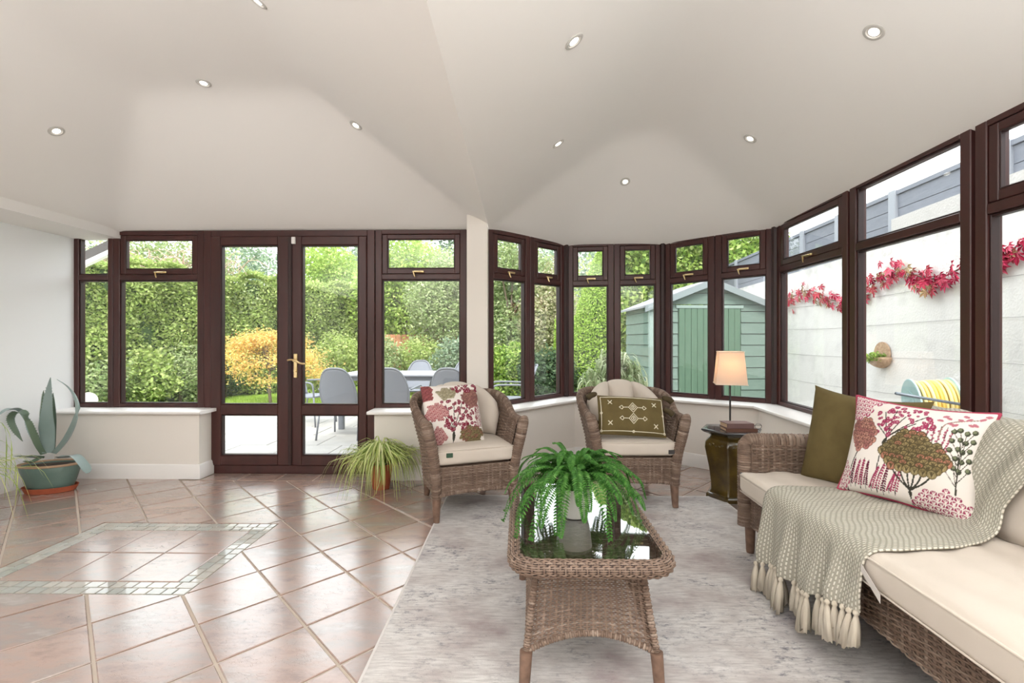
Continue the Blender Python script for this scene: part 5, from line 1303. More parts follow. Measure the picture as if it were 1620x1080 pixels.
tree(808, 12.6, 2.3, (1.35, 1.1, 2.1), 17000, .10, 'pale', 'pale tree in the first bay window, beside the white post', top=.25, group=TG)
tree(868, 12.0, 1.75, (.75, .9, 1.6), 11000, .095, 'pinkish', 'pinkish cream shrub in the second bay window', group=TG)
tree(858, 19, 4.6, (2.6, 2, 3.2), 12000, .16, 'blue', 'tall blue green tree behind the pinkish shrub', top=.255, group=TG)
tree(925, 18, 4.2, (2.0, 2, 3.4), 11000, .15, 'blue', 'blue green conifer rising behind the clipped cone', top=.25, group=TG)
tree(1010, 14, 4.3, (3.0, 1.8, 2.6), 13000, .14, 'hedge', 'large green tree rising behind the shed roof', group=TG)
tree(1268, 12.0, 4.2, (2.2, 1.6, 1.9), 9000, .13, 'laurel', 'green tree showing above the grey fence boards', group=TG)
tree(1372, 8.8, 3.75, (1.1, .9, .9), 4200, .10, 'pale', 'pale leafy tree top beyond the grey fence, against white sky', group=TG)
# shrubs at the foot of the hedge and the trees
SG = 'shrubs at the foot of the trees'; sh = dict(name='shrub', cat='shrub', group=SG, nb=16, br=.5, trunk=.03)
tree(140, 8.6, .55, (.9, .6, .72), 5000, .085, 'pale', 'pale shrub at the foot of the hedge, by the stone ornament', **sh)
tree(222, 9.2, .50, (.85, .6, .65), 4200, .085, 'hedge', 'mid green open shrub at the foot of the hedge, beside the pale shrub', **sh)
tree(285, 9.6, .50, (.8, .6, .62), 4200, .075, 'pale', 'pale green shrub at the foot of the hedge by the left door jamb', **sh)
tree(356, 10.6, .45, (.45, .4, .6), 3000, .07, 'dark', 'small dark shrub beside the orange maple', **sh)
tree(528, 10.8, .55, (.75, .6, .8), 8000, .07, 'hedge', 'rounded green shrub behind the patio chairs, right of the maple', **sh)
tree(612, 11.0, .50, (.6, .5, .75), 5000, .075, 'pale', 'pale shrub beyond the table at the window frame edge', **sh)
tree(664, 11.2, .55, (.65, .5, .75), 6500, .08, 'hedge', 'mid green shrub beyond the middle of the patio table', **sh)
tree(722, 10.8, .55, (.6, .5, .75), 6500, .09, 'blue', 'blue green shrub beyond the right end of the patio table', **sh)
tree(800, 9.4, .45, (.62, .5, .75), 8000, .085, 'laurel', 'glossy green shrub low in the first bay window', **sh)
tree(866, 9.0, .40, (.55, .5, .72), 8000, .085, 'dark', 'dark green shrub low in the second bay window', **sh)
tree(918, 11.8, .50, (.5, .4, .8), 5000, .08, 'blue', 'blue green shrub beside the clipped cone', **sh)
tree(885, 10.6, 1.0, (.16, .3, 1.0), 3000, .06, 'cone', 'narrow yellow green upright conifer between two bay windows', **sh)
# Japanese maple in flat tiers
mp_ = W(428, 9.5); mpl = empty('maple_tree', (mp_.x, mp_.y, GZ), 'small orange and yellow maple on the lawn before the hedge', 'tree'); g = np.random.default_rng(11); Pl = []; cen = []
for k in range(34):
    a = g.uniform(0, 2*PI); rr_ = g.uniform(.1, 1.0); zz = 1.32-1.05*rr_**1.4*g.uniform(.55, 1.05); c_ = np.array((mp_.x+math.cos(a)*rr_*1.22, mp_.y+math.sin(a)*rr_*.8, zz)); cen.append(c_); m = 250
    q = g.normal(size=(m, 3))*np.array((.20, .18, .065)); Pl.append(c_+q)
npobj('crown', leafquads(np.concatenate(Pl), .06, .032, 1.5, 4, .1), 4, LM['maple'], mpl, kind='stuff')
mb = MB(); branches(mb, np.array((mp_.x, mp_.y, GZ-.03)), np.array(cen), .035, 3, 24); obj('trunk', mb, BR, mpl, smooth=True)
# clipped cone and ivy beside the shed
cp = W(944, 9.4); cone = empty('conifer', (cp.x, cp.y, GZ), 'bright green clipped cone shaped conifer on the lawn', 'tree'); g = np.random.default_rng(21); n = 26000
t = g.uniform(0, 1, n)**.8; a = g.uniform(0, 2*PI, n); rad = (.80*(1-t)**.7+.04)*(1+.06*np.sin(a*5+t*9)+g.normal(0, .05, n)); P = np.column_stack([cp.x+.12+rad*np.cos(a), cp.y+rad*np.sin(a), GZ+t*3.1])
npobj('foliage', leafquads(P, .06, .035, 0, 6), 4, LM['cone'], cone, kind='stuff')
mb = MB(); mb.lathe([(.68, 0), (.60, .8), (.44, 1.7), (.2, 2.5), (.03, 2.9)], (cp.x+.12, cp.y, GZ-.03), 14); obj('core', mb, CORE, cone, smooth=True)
def slableaf(name, label, cat, pts, zt, th, n, ln, key, seed):
    root = empty(name, (pts[0].x, pts[0].y, GZ), label, cat); g = np.random.default_rng(seed); pp = np.array([(q.x, q.y) for q in pts]); sl = np.concatenate([[0], np.cumsum(np.linalg.norm(np.diff(pp, axis=0), axis=1))]); s_ = g.uniform(0, sl[-1], n)
    x, y = np.interp(s_, sl, pp[:, 0]), np.interp(s_, sl, pp[:, 1]); z = g.uniform(GZ, zt, n); w_ = .10*np.sin(s_*5+z*2)+.08*np.sin(z*5-s_*3)
    npobj('foliage', leafquads(np.column_stack([x, y-w_-np.abs(g.normal(0, .06, n)), z+.1*np.sin(s_*4)]), ln, ln*.6, 0, seed, .25), 4, LM[key], root, kind='stuff')
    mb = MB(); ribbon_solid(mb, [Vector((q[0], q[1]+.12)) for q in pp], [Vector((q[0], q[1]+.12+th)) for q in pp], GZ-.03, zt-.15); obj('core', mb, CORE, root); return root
slableaf('ivy', 'large leaved ivy growing beside the green shed', 'ivy', [W(978, 8.9), W(1016, 8.7)], 3.05, .4, 8000, .13, 'laurel', 31)
slableaf('hedge', 'tall leafy hedge standing behind the green shed', 'hedge', [W(1016, 9.7), W(1120, 9.6), W(1238, 9.4)], 3.38, .5, 17000, .12, 'laurel', 32)
# drooping pot plant just outside the bay
dp = W(972, 5.62); pp_ = empty('potted_shrub', (dp.x, dp.y, GZ), 'drooping narrow leaved plant outside the window behind the olive cushion', 'plant')
mb = MB(); mb.lathe([(.16, 0), (.165, .004), (.20, .32), (.215, .32), (.215, .36), (.19, .36), (.185, .3)], (dp.x, dp.y, GZ-.012), 24); obj('pot', mb, M_TERRA, pp_, smooth=40)
rs = random.Random(6); mb = MB(); lv = MB()
for k in range(80):
    a = rs.uniform(0, 2*PI); r_ = rs.uniform(.05, .40); zt = .60+.40*(1-(r_/.42)**2)+rs.uniform(-.05, .04); o = np.array((dp.x, dp.y, .26)); t_ = np.array((dp.x+r_*math.cos(a), dp.y+r_*math.sin(a)*.8, zt)); P = crom([o, o*.5+t_*.5+np.array((0, 0, .14)), t_], 8); mb.tube(P, np.linspace(.006, .002, 8), 4)
    for i in range(14):
        p = P[3+i % 5]+np.array((rs.uniform(-.05, .05), rs.uniform(-.05, .05), rs.uniform(-.02, .03))); d = np.array((rs.uniform(-1, 1), rs.uniform(-1, 1), 0))*.05
        blade(lv, [p, p+d+np.array((0, 0, .01)), p+d*1.9+np.array((0, 0, -.05)), p+d*2.2+np.array((0, 0, -.13))], .022, None, 5, .1)
obj('stems', mb, BR, pp_, kind='stuff'); obj('leaves', lv, leafmat('drooping_leaf', [lin(150, 166, 120), lin(190, 200, 160), lin(120, 140, 92), lin(206, 212, 180)], .35), pp_, kind='stuff')
# pale stone ornament by the hedge
op = W(139, 6.2); orn = empty('garden_ornament', (op.x, op.y, GZ), 'pale stone ball ornament standing outside the narrow window', 'ornament'); ms = mat('pale_stone', lin(214, 206, 198), .9, bump=(30, .3, .01))
mb = MB(); mb.lathe([(.13, 0), (.13, .05), (.10, .08), (.10, .28), (.14, .31), (.14, .345), (.06, .36)], (op.x, op.y, GZ-.02), 20); obj('pedestal', mb, ms, orn, smooth=40)
mb = MB(); mb.lathe([(.045, .0)]+[(.105*math.cos(t), .115+.105*math.sin(t)) for t in np.linspace(-1.2, 1.5, 12)], (op.x, op.y, GZ+.335), 20); obj('ball', mb, ms, orn, smooth=True)
# low timber fence far behind the shrubs
a, b = W(590, 12.6), W(770, 13.4); fb = empty('timber_fence', (a.x, a.y, GZ), 'low orange brown timber fence glimpsed behind the far shrubs', 'fence'); mw = mat('orange_fence', lin(196, 138, 104), .9, var=(10, lin(176, 120, 88), .3)); e = (b-a).normalized(); L_ = (b-a).length; k = 0
while k*.15 < L_:
    p = a+e*(k*.15+.07); mb = MB(); mb.obox((p.x, p.y, .62), (e.x*.07, e.y*.07, 0), (-e.y*.01, e.x*.01, 0), (0, 0, .72)); obj('board', mb, mw, fb); k += 1

# ------------------------------------------------------------------ garden shed
SHC = W(1030, 6.95); sang = R(3.5); ex = Vector((math.cos(sang), math.sin(sang))); ey = Vector((-math.sin(sang), math.cos(sang))); SWD, SDP = 1.80, 1.25
def shp(x, y, z): p = SHC+ex*x+ey*y; return (p.x, p.y, z)
M_SHED = mat('green_stained_board', lin(112, 131, 122), .8, var=(7, lin(98, 117, 108), .3), stretch=(1, 1, 4), bump=(30, .2, .006))
M_SHEDT = mat('pale_green_trim', lin(132, 150, 143), .8); M_SHEDD = mat('green_door_board', lin(88, 114, 95), .8, var=(9, lin(76, 102, 84), .3), stretch=(3, 3, .5), bump=(30, .2, .006)); M_FELT = mat('grey_roof_felt', lin(134, 136, 142), .9)
shed = empty('garden_shed', shp(SWD/2, SDP/2, GZ), 'green timber garden shed with double doors beside the white wall', 'shed'); EV = 1.70; AX = 2.04
def sbox(mb, x0, x1, y0, y1, z0, z1, tilt=0):
    V = [shp(x, y+(tilt if z == z0 else 0), z) for x, y, z in ((x0,y0,z0),(x1,y0,z0),(x1,y1,z0),(x0,y1,z0),(x0,y0,z1),(x1,y0,z1),(x1,y1,z1),(x0,y1,z1))]
    return mb.add(V, [(3,2,1,0),(4,5,6,7),(0,1,5,4),(1,2,6,5),(2,3,7,6),(3,0,4,7)])
mb = MB(); sbox(mb, .02, SWD-.02, .02, SDP, GZ-.01, EV-.02); obj('carcass', mb, M_WICKD, shed)
BH = .168; z = GZ; dx0, dx1 = .40, 1.36
while z < EV-.01:
    z1 = min(z+BH, EV)
    for xa, xb in (((.0, dx0), (dx1, SWD)) if z < 1.66 and z1 < 1.72 else ((0, SWD),)):
        mb = MB(); sbox(mb, xa, xb, -.006, .022, z+.004, z1-.004, -.012); obj('board', mb, M_SHED, shed)
    mb = MB(); V = [shp(x, y, q) for x, y, q in ((-.018, 0, z+.004), (-.006, 0, z1-.004), (.02, 0, z1-.004), (.02, 0, z+.004), (-.018, SDP, z+.004), (-.006, SDP, z1-.004), (.02, SDP, z1-.004), (.02, SDP, z+.004))]
    mb.add(V, [(0,1,2,3), (7,6,5,4), (0,4,5,1), (1,5,6,2), (2,6,7,3), (3,7,4,0)]); obj('board', mb, M_SHED, shed); z = z1
for k in range(2):                            # gable boards
    z0, z1 = EV+k*.17, min(EV+(k+1)*.17, AX); f = lambda z: SWD/2*(AX-z)/(AX-EV)
    mb = MB(); a0, a1 = f(z0+.004), f(z1-.004); V = [shp(SWD/2+s*a, y, z) for z, a in ((z0+.004, a0), (z1-.004, a1)) for s, y in ((-1, -.012), (1, -.012), (1, .02), (-1, .02))]
    mb.add(V, [(3,2,1,0),(4,5,6,7),(0,1,5,4),(1,2,6,5),(2,3,7,6),(3,0,4,7)]); obj('board', mb, M_SHED, shed)
for s in (0, 1):
    mb = MB(); x = (0, SWD)[s]; sbox(mb, x-.03 if s == 0 else x-.045, x+.045 if s == 0 else x+.03, -.035, .03, GZ, EV); obj('corner_trim', mb, M_SHEDT, shed)
    dr = empty('door_leaf', (0, 0, 0)); C.objects.unlink(dr); bpy.data.objects.remove(dr)
    xa = dx0+.012 if s == 0 else (dx0+dx1)/2+.004; xb = (dx0+dx1)/2-.004 if s == 0 else dx1-.012; nbd = 5; wd_ = (xb-xa)/nbd
    mb = MB(); sbox(mb, xa, xb, .0, .012, GZ+.05, 1.64); dl_ = obj('door_leaf', mb, M_SHEDD, shed)
    for k in range(nbd): mb = MB(); sbox(mb, xa+k*wd_+.003, xa+(k+1)*wd_-.003, -.024, .004, GZ+.05, 1.64); obj('plank', mb, M_SHEDD, dl_)
    mb = MB(); sl = 1 if s == 0 else -1
    xe, ze = (-.12 if s == 0 else SWD+.12), EV-.05; V = []
    for y in (-.10, SDP+.06):
        for (x, z) in ((xe, ze), (SWD/2, AX+.012), (SWD/2, AX+.04), (xe, ze+.03)): V.append(shp(x, y, z))
    mb.add(V, [(0,1,2,3), (7,6,5,4), (0,4,5,1), (1,5,6,2), (2,6,7,3), (3,7,4,0)]); obj('roof_panel', mb, M_FELT, shed)
    mb = MB(); V = []
    for y in (-.11, -.085):
        for (x, z) in ((xe, ze-.07), (SWD/2, AX-.06), (SWD/2, AX+.03), (xe, ze+.02)): V.append(shp(x, y, z))
    mb.add(V, [(0,1,2,3), (7,6,5,4), (0,4,5,1), (1,5,6,2), (2,6,7,3), (3,7,4,0)]); obj('bargeboard', mb, mat('grey_bargeboard', lin(124, 134, 136), .8), shed)
mb = MB(); sbox(mb, dx0-.03, dx1+.03, -.03, .0, 1.645, 1.69); obj('door_head', mb, M_SHEDT, shed)

# ------------------------------------------------------------------ white boundary wall, fence boards, creeper
X0W = 3.4
def wd_of(px): return X0W/((px-810)/F-.085)
def wallp(d, off=0.): q = cw(X0W+.085*d, d); e = (cw(X0W+.85, 10)-cw(X0W, 0)).normalized(); nn = Vector((-e.y, e.x)); return q+nn*off       # off>0: towards the house
def onwall(px, py, off=.02): d = wd_of(px); p = wallp(d, off); return Vector((p.x, p.y, CAMZ-(py-535)/F*d))
m, nt, b, N, L = nmat('white_render'); g_ = N('ShaderNodeNewGeometry'); n1 = N('ShaderNodeTexNoise'); n1.inputs['Scale'].default_value = 5; n1.inputs['Detail'].default_value = 8; L(g_.outputs['Position'], n1.inputs['Vector'])
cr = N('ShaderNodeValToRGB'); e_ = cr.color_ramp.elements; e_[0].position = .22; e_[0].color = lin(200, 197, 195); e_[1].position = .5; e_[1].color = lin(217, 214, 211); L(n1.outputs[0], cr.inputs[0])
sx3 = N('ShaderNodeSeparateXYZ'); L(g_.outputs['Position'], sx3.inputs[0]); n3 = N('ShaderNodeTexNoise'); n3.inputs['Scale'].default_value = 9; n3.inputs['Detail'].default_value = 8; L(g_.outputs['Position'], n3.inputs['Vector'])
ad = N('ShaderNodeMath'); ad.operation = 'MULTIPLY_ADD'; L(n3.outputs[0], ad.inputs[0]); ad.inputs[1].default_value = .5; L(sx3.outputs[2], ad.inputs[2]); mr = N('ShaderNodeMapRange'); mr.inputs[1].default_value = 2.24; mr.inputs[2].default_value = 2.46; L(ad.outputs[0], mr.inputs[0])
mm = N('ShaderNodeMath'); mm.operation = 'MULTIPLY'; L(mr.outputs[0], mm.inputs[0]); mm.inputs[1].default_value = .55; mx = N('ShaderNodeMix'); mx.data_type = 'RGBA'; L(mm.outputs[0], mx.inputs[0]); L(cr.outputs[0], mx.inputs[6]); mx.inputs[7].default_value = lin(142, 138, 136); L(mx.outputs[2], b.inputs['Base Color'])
n4 = N('ShaderNodeTexNoise'); n4.inputs['Scale'].default_value = 55; n4.inputs['Detail'].default_value = 5; L(g_.outputs['Position'], n4.inputs['Vector']); bp = N('ShaderNodeBump'); bp.inputs['Strength'].default_value = .5; bp.inputs['Distance'].default_value = .012; L(n4.outputs[0], bp.inputs['Height']); L(bp.outputs[0], b.inputs['Normal']); b.inputs['Roughness'].default_value = .9; M_RENDER = m
DST = wd_of(1410); mb = MB()
for d0, d1, zt0, zt1 in ((-1.2, DST, 2.46, 2.37), (DST, 11.5, 2.12, 2.10)):
    A = [wallp(d0), wallp(d1)]; B = [wallp(d0, -.2), wallp(d1, -.2)]; ribbon_solid(mb, A, B, GZ-.05, 0, [zt0, zt1])
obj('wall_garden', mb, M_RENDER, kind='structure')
M_FB = mat('blue_grey_board', lin(126, 130, 140), .85, var=(8, lin(110, 114, 124), .3), stretch=(1, 1, 6), bump=(30, .2, .006)); M_FP = mat('grey_post', lin(150, 154, 162), .85)
fence = empty('board_fence', (*wallp(5, -.1), 2.1), 'blue grey horizontal board fence on top of the white garden wall', 'fence'); posts = [.6, 2.2, wd_of(1512)-.4, wd_of(1408), wd_of(1322), wd_of(1266), 7.5, 8.7, 9.9, 11.2]
def fbox(mb, d0, d1, o0, o1, z0, z1):
    A, B, A2, B2 = wallp(d0, o0), wallp(d1, o0), wallp(d0, o1), wallp(d1, o1); V = [(q.x, q.y, z) for z in (z0, z1) for q in (A, B, B2, A2)]
    mb.add(V, [(3,2,1,0),(4,5,6,7),(0,1,5,4),(1,2,6,5),(2,3,7,6),(3,0,4,7)])
for k in range(len(posts)-1):
    d0, d1 = posts[k], posts[k+1]; zb_ = 2.06 if d0 >= DST-.02 else 2.33; zt_ = 2.66; nb_ = 4 if d0 >= DST-.02 else 2; h = (zt_-.05-zb_)/nb_
    for q in range(nb_): mb = MB(); fbox(mb, d0+.03, d1-.03, -.075, -.045, zb_+q*h+.003, zb_+(q+1)*h-.003); obj('board', mb, M_FB, fence)
    mb = MB(); fbox(mb, d0, d1, -.10, -.025, zt_-.05, zt_-.01); obj('capping', mb, M_FB, fence)
    mb = MB(); fbox(mb, d0-.045, d0+.045, -.11, -.012, zb_, zt_); obj('post', mb, M_FP, fence)
# training wires
M_WIRE = mat('wire', lin(150, 148, 146), .6, metal=.6)
for z in (.62, .98, 1.32, 1.62):
    pts = [(*wallp(d, .012), z+.05*(.13*d-.5)*0+.012*math.sin(d*1.7+z)) for d in np.linspace(1.4, 7.6, 26)]; mb = MB(); mb.tube(pts, .0018, 4); o = obj('training_wire', mb, M_WIRE); nm = {.62: 'lowest', .98: 'second lowest', 1.32: 'third lowest', 1.62: 'topmost'}[z]; tag(o, nm+' thin horizontal wire stretched along the white garden wall', 'wire', 'training wires')
# red creeper: a stem with single leaves of five leaflets
PTS = [(1232, 482), (1246, 470), (1262, 462), (1278, 455), (1292, 456), (1306, 462), (1322, 470), (1344, 468), (1362, 458), (1380, 446), (1400, 434), (1420, 428), (1440, 426), (1462, 432), (1482, 436), (1500, 432), (1516, 424), (1540, 412), (1562, 405), (1580, 400), (1600, 396), (1625, 378), (1660, 366)]
spine = np.array([tuple(onwall(x, y, .03)) for x, y in PTS]); crp = empty('creeper', spine[8], 'crimson leaved creeper trained in a garland along the white wall', 'vine')
mb = MB(); mb.tube(crom(spine, 90), .006, 5); obj('stem', mb, BR, crp, smooth=True)
M_RED = [mat('crimson_leaf', lin(*c_), .55, spec=.3) for c_ in ((184, 38, 78), (162, 30, 68), (204, 86, 110), (178, 64, 80), (160, 130, 96))]
lmesh = []
for q in range(5):
    mb = MB()
    for k, (a, l) in enumerate(((0, 1), (.7, .85), (-.7, .85), (1.5, .6), (-1.5, .6))):
        dx, dz = math.sin(a), -math.cos(a); px_, pz_ = -dz, dx; w_ = .19*l
        mb.add([(0, 0, 0), (dx*l*.55+px_*w_, -.12, dz*l*.55+pz_*w_), (dx*l, .06, dz*l), (dx*l*.55-px_*w_, -.05, dz*l*.55-pz_*w_)], [(0, 1, 2, 3)])
    me = bpy.data.meshes.new('leaf'); me.from_pydata([tuple(v) for v in mb.V()], [], mb.f); me.materials.append(M_RED[q]); lmesh.append(me)
rs = random.Random(12); dense = crom(spine, 400)
wallrot = math.atan2((wallp(10)-wallp(0)).y, (wallp(10)-wallp(0)).x)+PI
for k in range(292):
    f = rs.random(); i = int(f*399); p = dense[i]; d = (p[0]); sz = rs.uniform(.055, .10)
    if .12 < f < .2 and rs.random() < .3: continue
    o = bpy.data.objects.new('leaf', lmesh[rs.choice((0, 0, 1, 1, 2, 2, 3, 4) if f > .3 else (2, 2, 3, 0, 4))]); C.objects.link(o); o.parent = crp
    pos = Vector(p)+Vector((rs.uniform(-.05, .0), rs.uniform(-.09, .09), rs.gauss(-.01, .055))); o.location = pos-Vector(ORG[crp.name])
    o.rotation_euler = (rs.uniform(-.4, .4), rs.uniform(-.9, .9), wallrot+rs.uniform(-.5, .5)+PI*0); o.scale = (sz,)*3
# bracket under the creeper
bp0, bp1 = onwall(1375, 462, .05), onwall(1362, 478, .12); mb = MB(); mb.tube(crom([onwall(1378, 458, .0), bp0, bp1, onwall(1358, 475, .13)], 10), .014, 8); o = obj('wall_bracket', mb, mat('grey_bracket', lin(176, 168, 162), .6), smooth=True); tag(o, 'short grey hanging bracket on the white wall under the creeper', 'bracket')
# half basket planter
bk = onwall(1398, 558, .0); bkt = empty('wall_planter', (bk.x, bk.y, bk.z-.1), 'woven half round planter with green trailing plant hung on the white wall', 'planter')
en = (wallp(5, 1)-wallp(5, 0)); eu = Vector((-en.y, en.x)); M_BSK = mat('coir_basket', lin(196, 168, 140), .95, var=(40, lin(160, 128, 104), .25), bump=(60, .6, .01))
def bpnt(u, o, z): return (bk.x+eu.x*u+en.x*o, bk.y+eu.y*u+en.y*o, bk.z+z)
mb = MB(); G = np.zeros((13, 9, 3))
for i, a in enumerate(np.linspace(0, PI, 13)):
    for j, t in enumerate(np.linspace(0, PI/2, 9)): G[i, j] = bpnt(.135*math.cos(a)*math.cos(t), .012+.13*math.sin(a)*math.cos(t), -.01-.115*math.sin(t))
mb.grid(G); o = obj('basket', mb, M_BSK, bkt, smooth=True); md = o.modifiers.new('t', 'SOLIDIFY'); md.thickness = .01
mb = MB(); V = [bpnt(.115*math.cos(a), .008, .02+.125*math.sin(a)) for a in np.linspace(0, 2*PI, 20, endpoint=False)]+[bpnt(.115*math.cos(a), .022, .02+.125*math.sin(a)) for a in np.linspace(0, 2*PI, 20, endpoint=False)]
mb.add(V, [tuple(range(20))[::-1], tuple(range(20, 40))]+[(i, (i+1) % 20, 20+(i+1) % 20, 20+i) for i in range(20)]); obj('backplate', mb, M_BSK, bkt)
P, _ = blobs(bpnt(.02, .09, -.03), (.10, .09, .085), 10, 420, .5, .5, 55); npobj('foliage', leafquads(P, .034, .022, 0, 9, .3), 4, LM['laurel'], bkt, kind='stuff')
# hose reel on its stand
hr = cw(3.05, 3.40); RC = Vector((hr.x, hr.y, .705)); reel = empty('hose_reel', (hr.x, hr.y, GZ), 'garden hose reel wound with yellow hose on a metal stand by the white wall', 'hose reel')
M_HOSE = mat('yellow_hose', lin(226, 192, 96), .5, island=[lin(222, 184, 84), lin(234, 206, 120), lin(228, 216, 170)]); M_FLG = mat('pale_teal_plastic', lin(168, 198, 200), .45); M_STEEL = mat('grey_steel', lin(120, 128, 138), .45, metal=.4)
ax = Vector((.92, -.36, .08)).normalized(); q_ = ax.to_track_quat('Z', 'Y').to_matrix()
def rp(mb):
    V = mb.V(); mb.v = [np.array([tuple(RC+q_ @ Vector(v)) for v in V])]; return mb
for s in (-1, 1):
    mb = MB(); mb.lathe([(.02, -.006), (.168, -.006), (.178, 0), (.178, .010), (.168, .014), (.14, .006), (.09, .014), (.02, .012)], (0, 0, .115*s-.004), 40); obj('flange', rp(mb), M_FLG, reel, smooth=40)
mb = MB(); mb.lathe([(.09, -.13), (.09, .13)], (0, 0, 0), 24); obj('drum', rp(mb), M_FLG, reel, smooth=40)
hmb = MB()
for ly, rad in enumerate((.128, .150)):
    for k in range(9):
        z = -.095+k*.0235+ly*.006+random.uniform(-.004, .004); t = MB(); rw = rad+random.uniform(-.006, .006); t.tube([(rw*math.cos(a), rw*math.sin(a), z+.012*a/6) for a in np.linspace(0, 2*PI, 33)], .0115, 8); hmb.add(t.V(), t.f)
obj('hose', rp(hmb), M_HOSE, reel, smooth=True, kind='stuff')
mb = MB()
for s in (-1, 1):
    c_ = RC+ax*.165*s; mb.tube([c_, c_+Vector((0, -.2, -.775))], .011, 8); mb.tube([c_, c_+Vector((0, .2, -.775))], .011, 8)
mb.tube([RC-ax*.17, RC+ax*.17], .012, 8); obj('stand', mb, M_STEEL, reel, smooth=True, kind='stuff')
mb = MB(); h0 = P3(1417, 622, 3.18); h1 = P3(1530, 641, 3.18); mb.tube([h0, h1], .010, 8); mb.tube([h1, h1*.6+(RC+ax*.165)*.4, RC+ax*.165], .010, 8); obj('handle', mb, M_STEEL, reel, smooth=True)
# outdoor tap
tp = onwall(1578, 619, .0); e_n = Vector((en.x, en.y, 0)); e_u = Vector((eu.x, eu.y, 0)); tap = empty('garden_tap', (tp.x, tp.y, tp.z-.06), 'grey outdoor tap sticking out of the white wall by the window mullion', 'tap')
mb = MB(); mb.tube([tp, tp+e_n*.09], .012, 8); mb.tube(crom([tp+e_n*.08, tp+e_n*.12+Vector((0, 0, -.01)), tp+e_n*.13+Vector((0, 0, -.06))], 8), .011, 8); obj('spout', mb, M_STEEL, tap, smooth=True)
mb = MB(); mb.tube([tp+e_n*.085, tp+e_n*.085+Vector((0, 0, .045))], .008, 8); mb.tube([tp+e_n*.085-e_u*.035+Vector((0, 0, .045)), tp+e_n*.085+e_u*.035+Vector((0, 0, .045))], .007, 8); obj('handle', mb, M_STEEL, tap, smooth=True)
mb = MB(); mb.lathe([(.024, 0), (.024, .006), (.01, .008)], (0, 0, 0), 12); V = mb.V(); mb.v = [np.array([tuple(tp+e_n*v[2]+e_u*v[0]+Vector((0, 0, v[1]))) for v in V])]; obj('wall_flange', mb, M_STEEL, tap)
# sloping bars added to stand for a ceiling-edge reflection in the narrow window
mb = MB(); a, b = P3(106, 413, 5.4), P3(168, 384, 5.4)
mb.obox((a+b)/2+Vector((0, .1, 0)), (b-a)*.44, (0, .03, 0), (-.02, 0, .055)); eav = obj('reflection_bar', mb, mat('reflection_grey', lin(72, 66, 66), .7)); tag(eav, 'dark grey sloping bar added as a reflection in the narrow upper window', 'reflection')
mb = MB(); mb.obox((a+b)/2+Vector((.01, .09, -.075)), (b-a)*.44, (0, .03, 0), (-.008, 0, .022)); obj('reflection_strip', mb, M_WHITEP, eav)

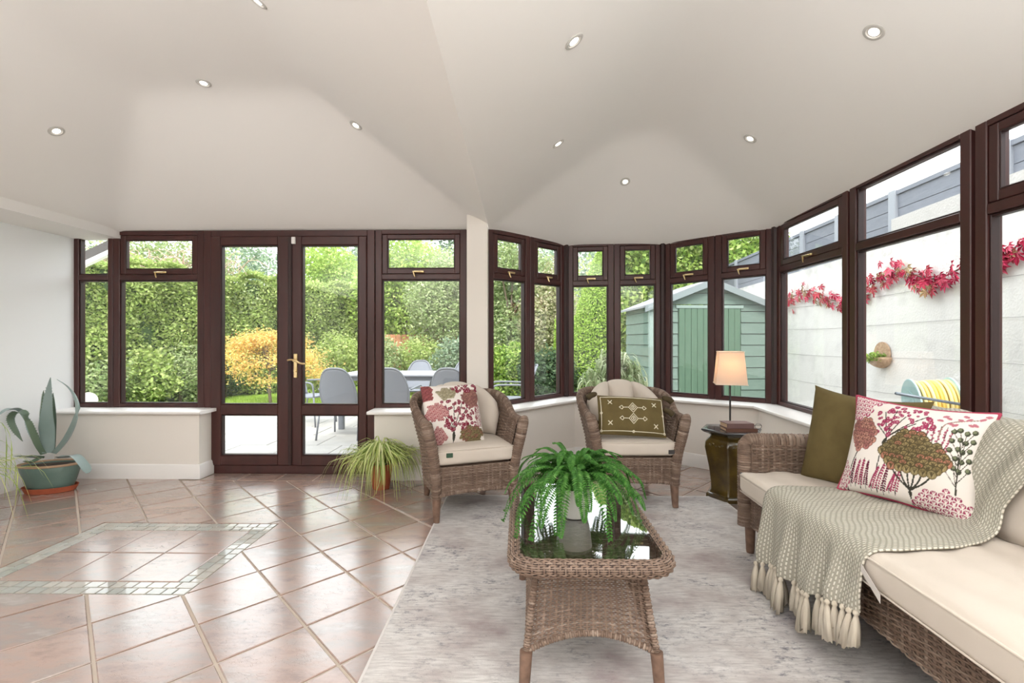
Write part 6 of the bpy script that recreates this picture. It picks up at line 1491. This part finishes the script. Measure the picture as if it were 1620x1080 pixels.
# ------------------------------------------------------------------ patio table and chairs
M_FRM = mat('grey_powder_coat', lin(112, 116, 124), .5); M_MESH = mat('grey_mesh_fabric', lin(120, 124, 134), .75, bump=(400, .3, .002)); M_TTOP = mat('grey_table_slats', lin(152, 154, 162), .5)
def make_patio_chair():
    root = empty('patio_chair', (0, 0, 0)); nu, nv = 17, 14
    u = np.linspace(-1, 1, nu); v = np.linspace(0, 1, nv); U, Vv = np.meshgrid(u, v, indexing='ij'); ztop = .40+.50*np.sqrt(np.clip(1-np.abs(U)**3.2*.62, 0, 1))
    hw_ = .205+.02*np.sin(Vv*PI); Z = .43+(ztop-.43)*Vv; Y = .20+.16*(Z-.43)/.47-.03*np.cos(U*PI/2)*0+.035*(1-U*U); X = U*hw_
    mb = MB(); G = np.stack([X, Y, Z], -1); mb.grid(G); bk_ = obj('back', mb, M_MESH, root, smooth=True); md = bk_.modifiers.new('t', 'SOLIDIFY'); md.thickness = .008
    edge = np.concatenate([G[0], G[1:, -1], G[-1, ::-1][1:]]); mb = MB(); mb.tube(edge, .013, 8); obj('back_frame', mb, M_FRM, root, smooth=True)
    mb = MB(); a = np.linspace(-1, 1, 9); Us, Vs = np.meshgrid(a, np.linspace(0, 1, 9), indexing='ij'); mb.grid(np.stack([Us*.23, -.24+.46*Vs, .425-.02*np.sin(Vs*PI)*(1-Us*Us)+.015*(1-Vs)], -1)); o = obj('seat', mb, M_MESH, root, smooth=True); md = o.modifiers.new('t', 'SOLIDIFY'); md.thickness = .008
    mb = MB(); mb.tube([(-.24, -.25, .43), (-.24, .21, .415), (.24, .21, .415), (.24, -.25, .43), (-.24, -.25, .43)], .012, 8); obj('seat_frame', mb, M_FRM, root, smooth=40)
    for s in (-1, 1):
        mb = MB(); mb.tube([(s*.255, -.28, 0), (s*.245, -.245, .43)], .012, 8); obj('leg', mb, M_FRM, root, smooth=True)
        mb = MB(); mb.tube([(s*.26, .30, 0), (s*.245, .20, .43)], .012, 8); obj('leg', mb, M_FRM, root, smooth=True)
        mb = MB(); mb.tube(crom([(s*.245, -.245, .43), (s*.27, -.25, .58), (s*.275, -.20, .635), (s*.27, .0, .64), (s*.25, .235, .63)], 18), .013, 8); obj('arm', mb, M_FRM, root, smooth=True)
    return root
pc = make_patio_chair(); spots = [(547, 6.1, 180, 'patio chair with its back to the doors, in front of the right door leaf'), (627, 6.12, 180, 'patio chair with its back to the window, beside the dining table leg'), (715, 6.12, 180, 'patio chair with its back to the window, nearest the white post'), (659, 7.75, 2, 'far patio chair seen across the table, left of two'), (734, 7.75, 0, 'far patio chair seen across the table, behind the white post'), (490, 7.0, 78, 'patio chair at the table end seen side on through the door'), (806, 6.62, -84, 'patio chair at the far table end, seen through the first bay window')]
for k, (px, d, az, lb) in enumerate(spots):
    p = W(px, d); o = pc if k == 0 else dup(pc, (0, 0, 0)); o.location = (p.x, p.y, GZ); o.rotation_euler = (0, 0, R(az)); tag(o, 'grey '+lb, 'chair', 'patio chairs around the table')
tb0 = W(664, 6.95); pt = empty('patio_table', (tb0.x, tb0.y, GZ), 'long grey outdoor dining table between the patio chairs', 'table'); TLn, TWd = 2.15, .92
for k in range(8): mb = MB(); y0 = tb0.y-TWd/2+k*TWd/8; mb.cbox((tb0.x-TLn/2, y0+.002, .665), (tb0.x+TLn/2, y0+TWd/8-.002, .69), .003); obj('slat', mb, M_TTOP, pt)
mb = MB(); mb.cbox((tb0.x-TLn/2+.05, tb0.y-TWd/2+.05, .60), (tb0.x+TLn/2-.05, tb0.y+TWd/2-.05, .664), .004); obj('apron', mb, M_FRM, pt)
for sx in (-1, 1):
    for sy in (-1, 1): mb = MB(); x, y = tb0.x+sx*(TLn/2-.06), tb0.y+sy*(TWd/2-.06); mb.cbox((x-.035, y-.035, GZ), (x+.035, y+.035, .60), .004); obj('leg', mb, M_FRM, pt)
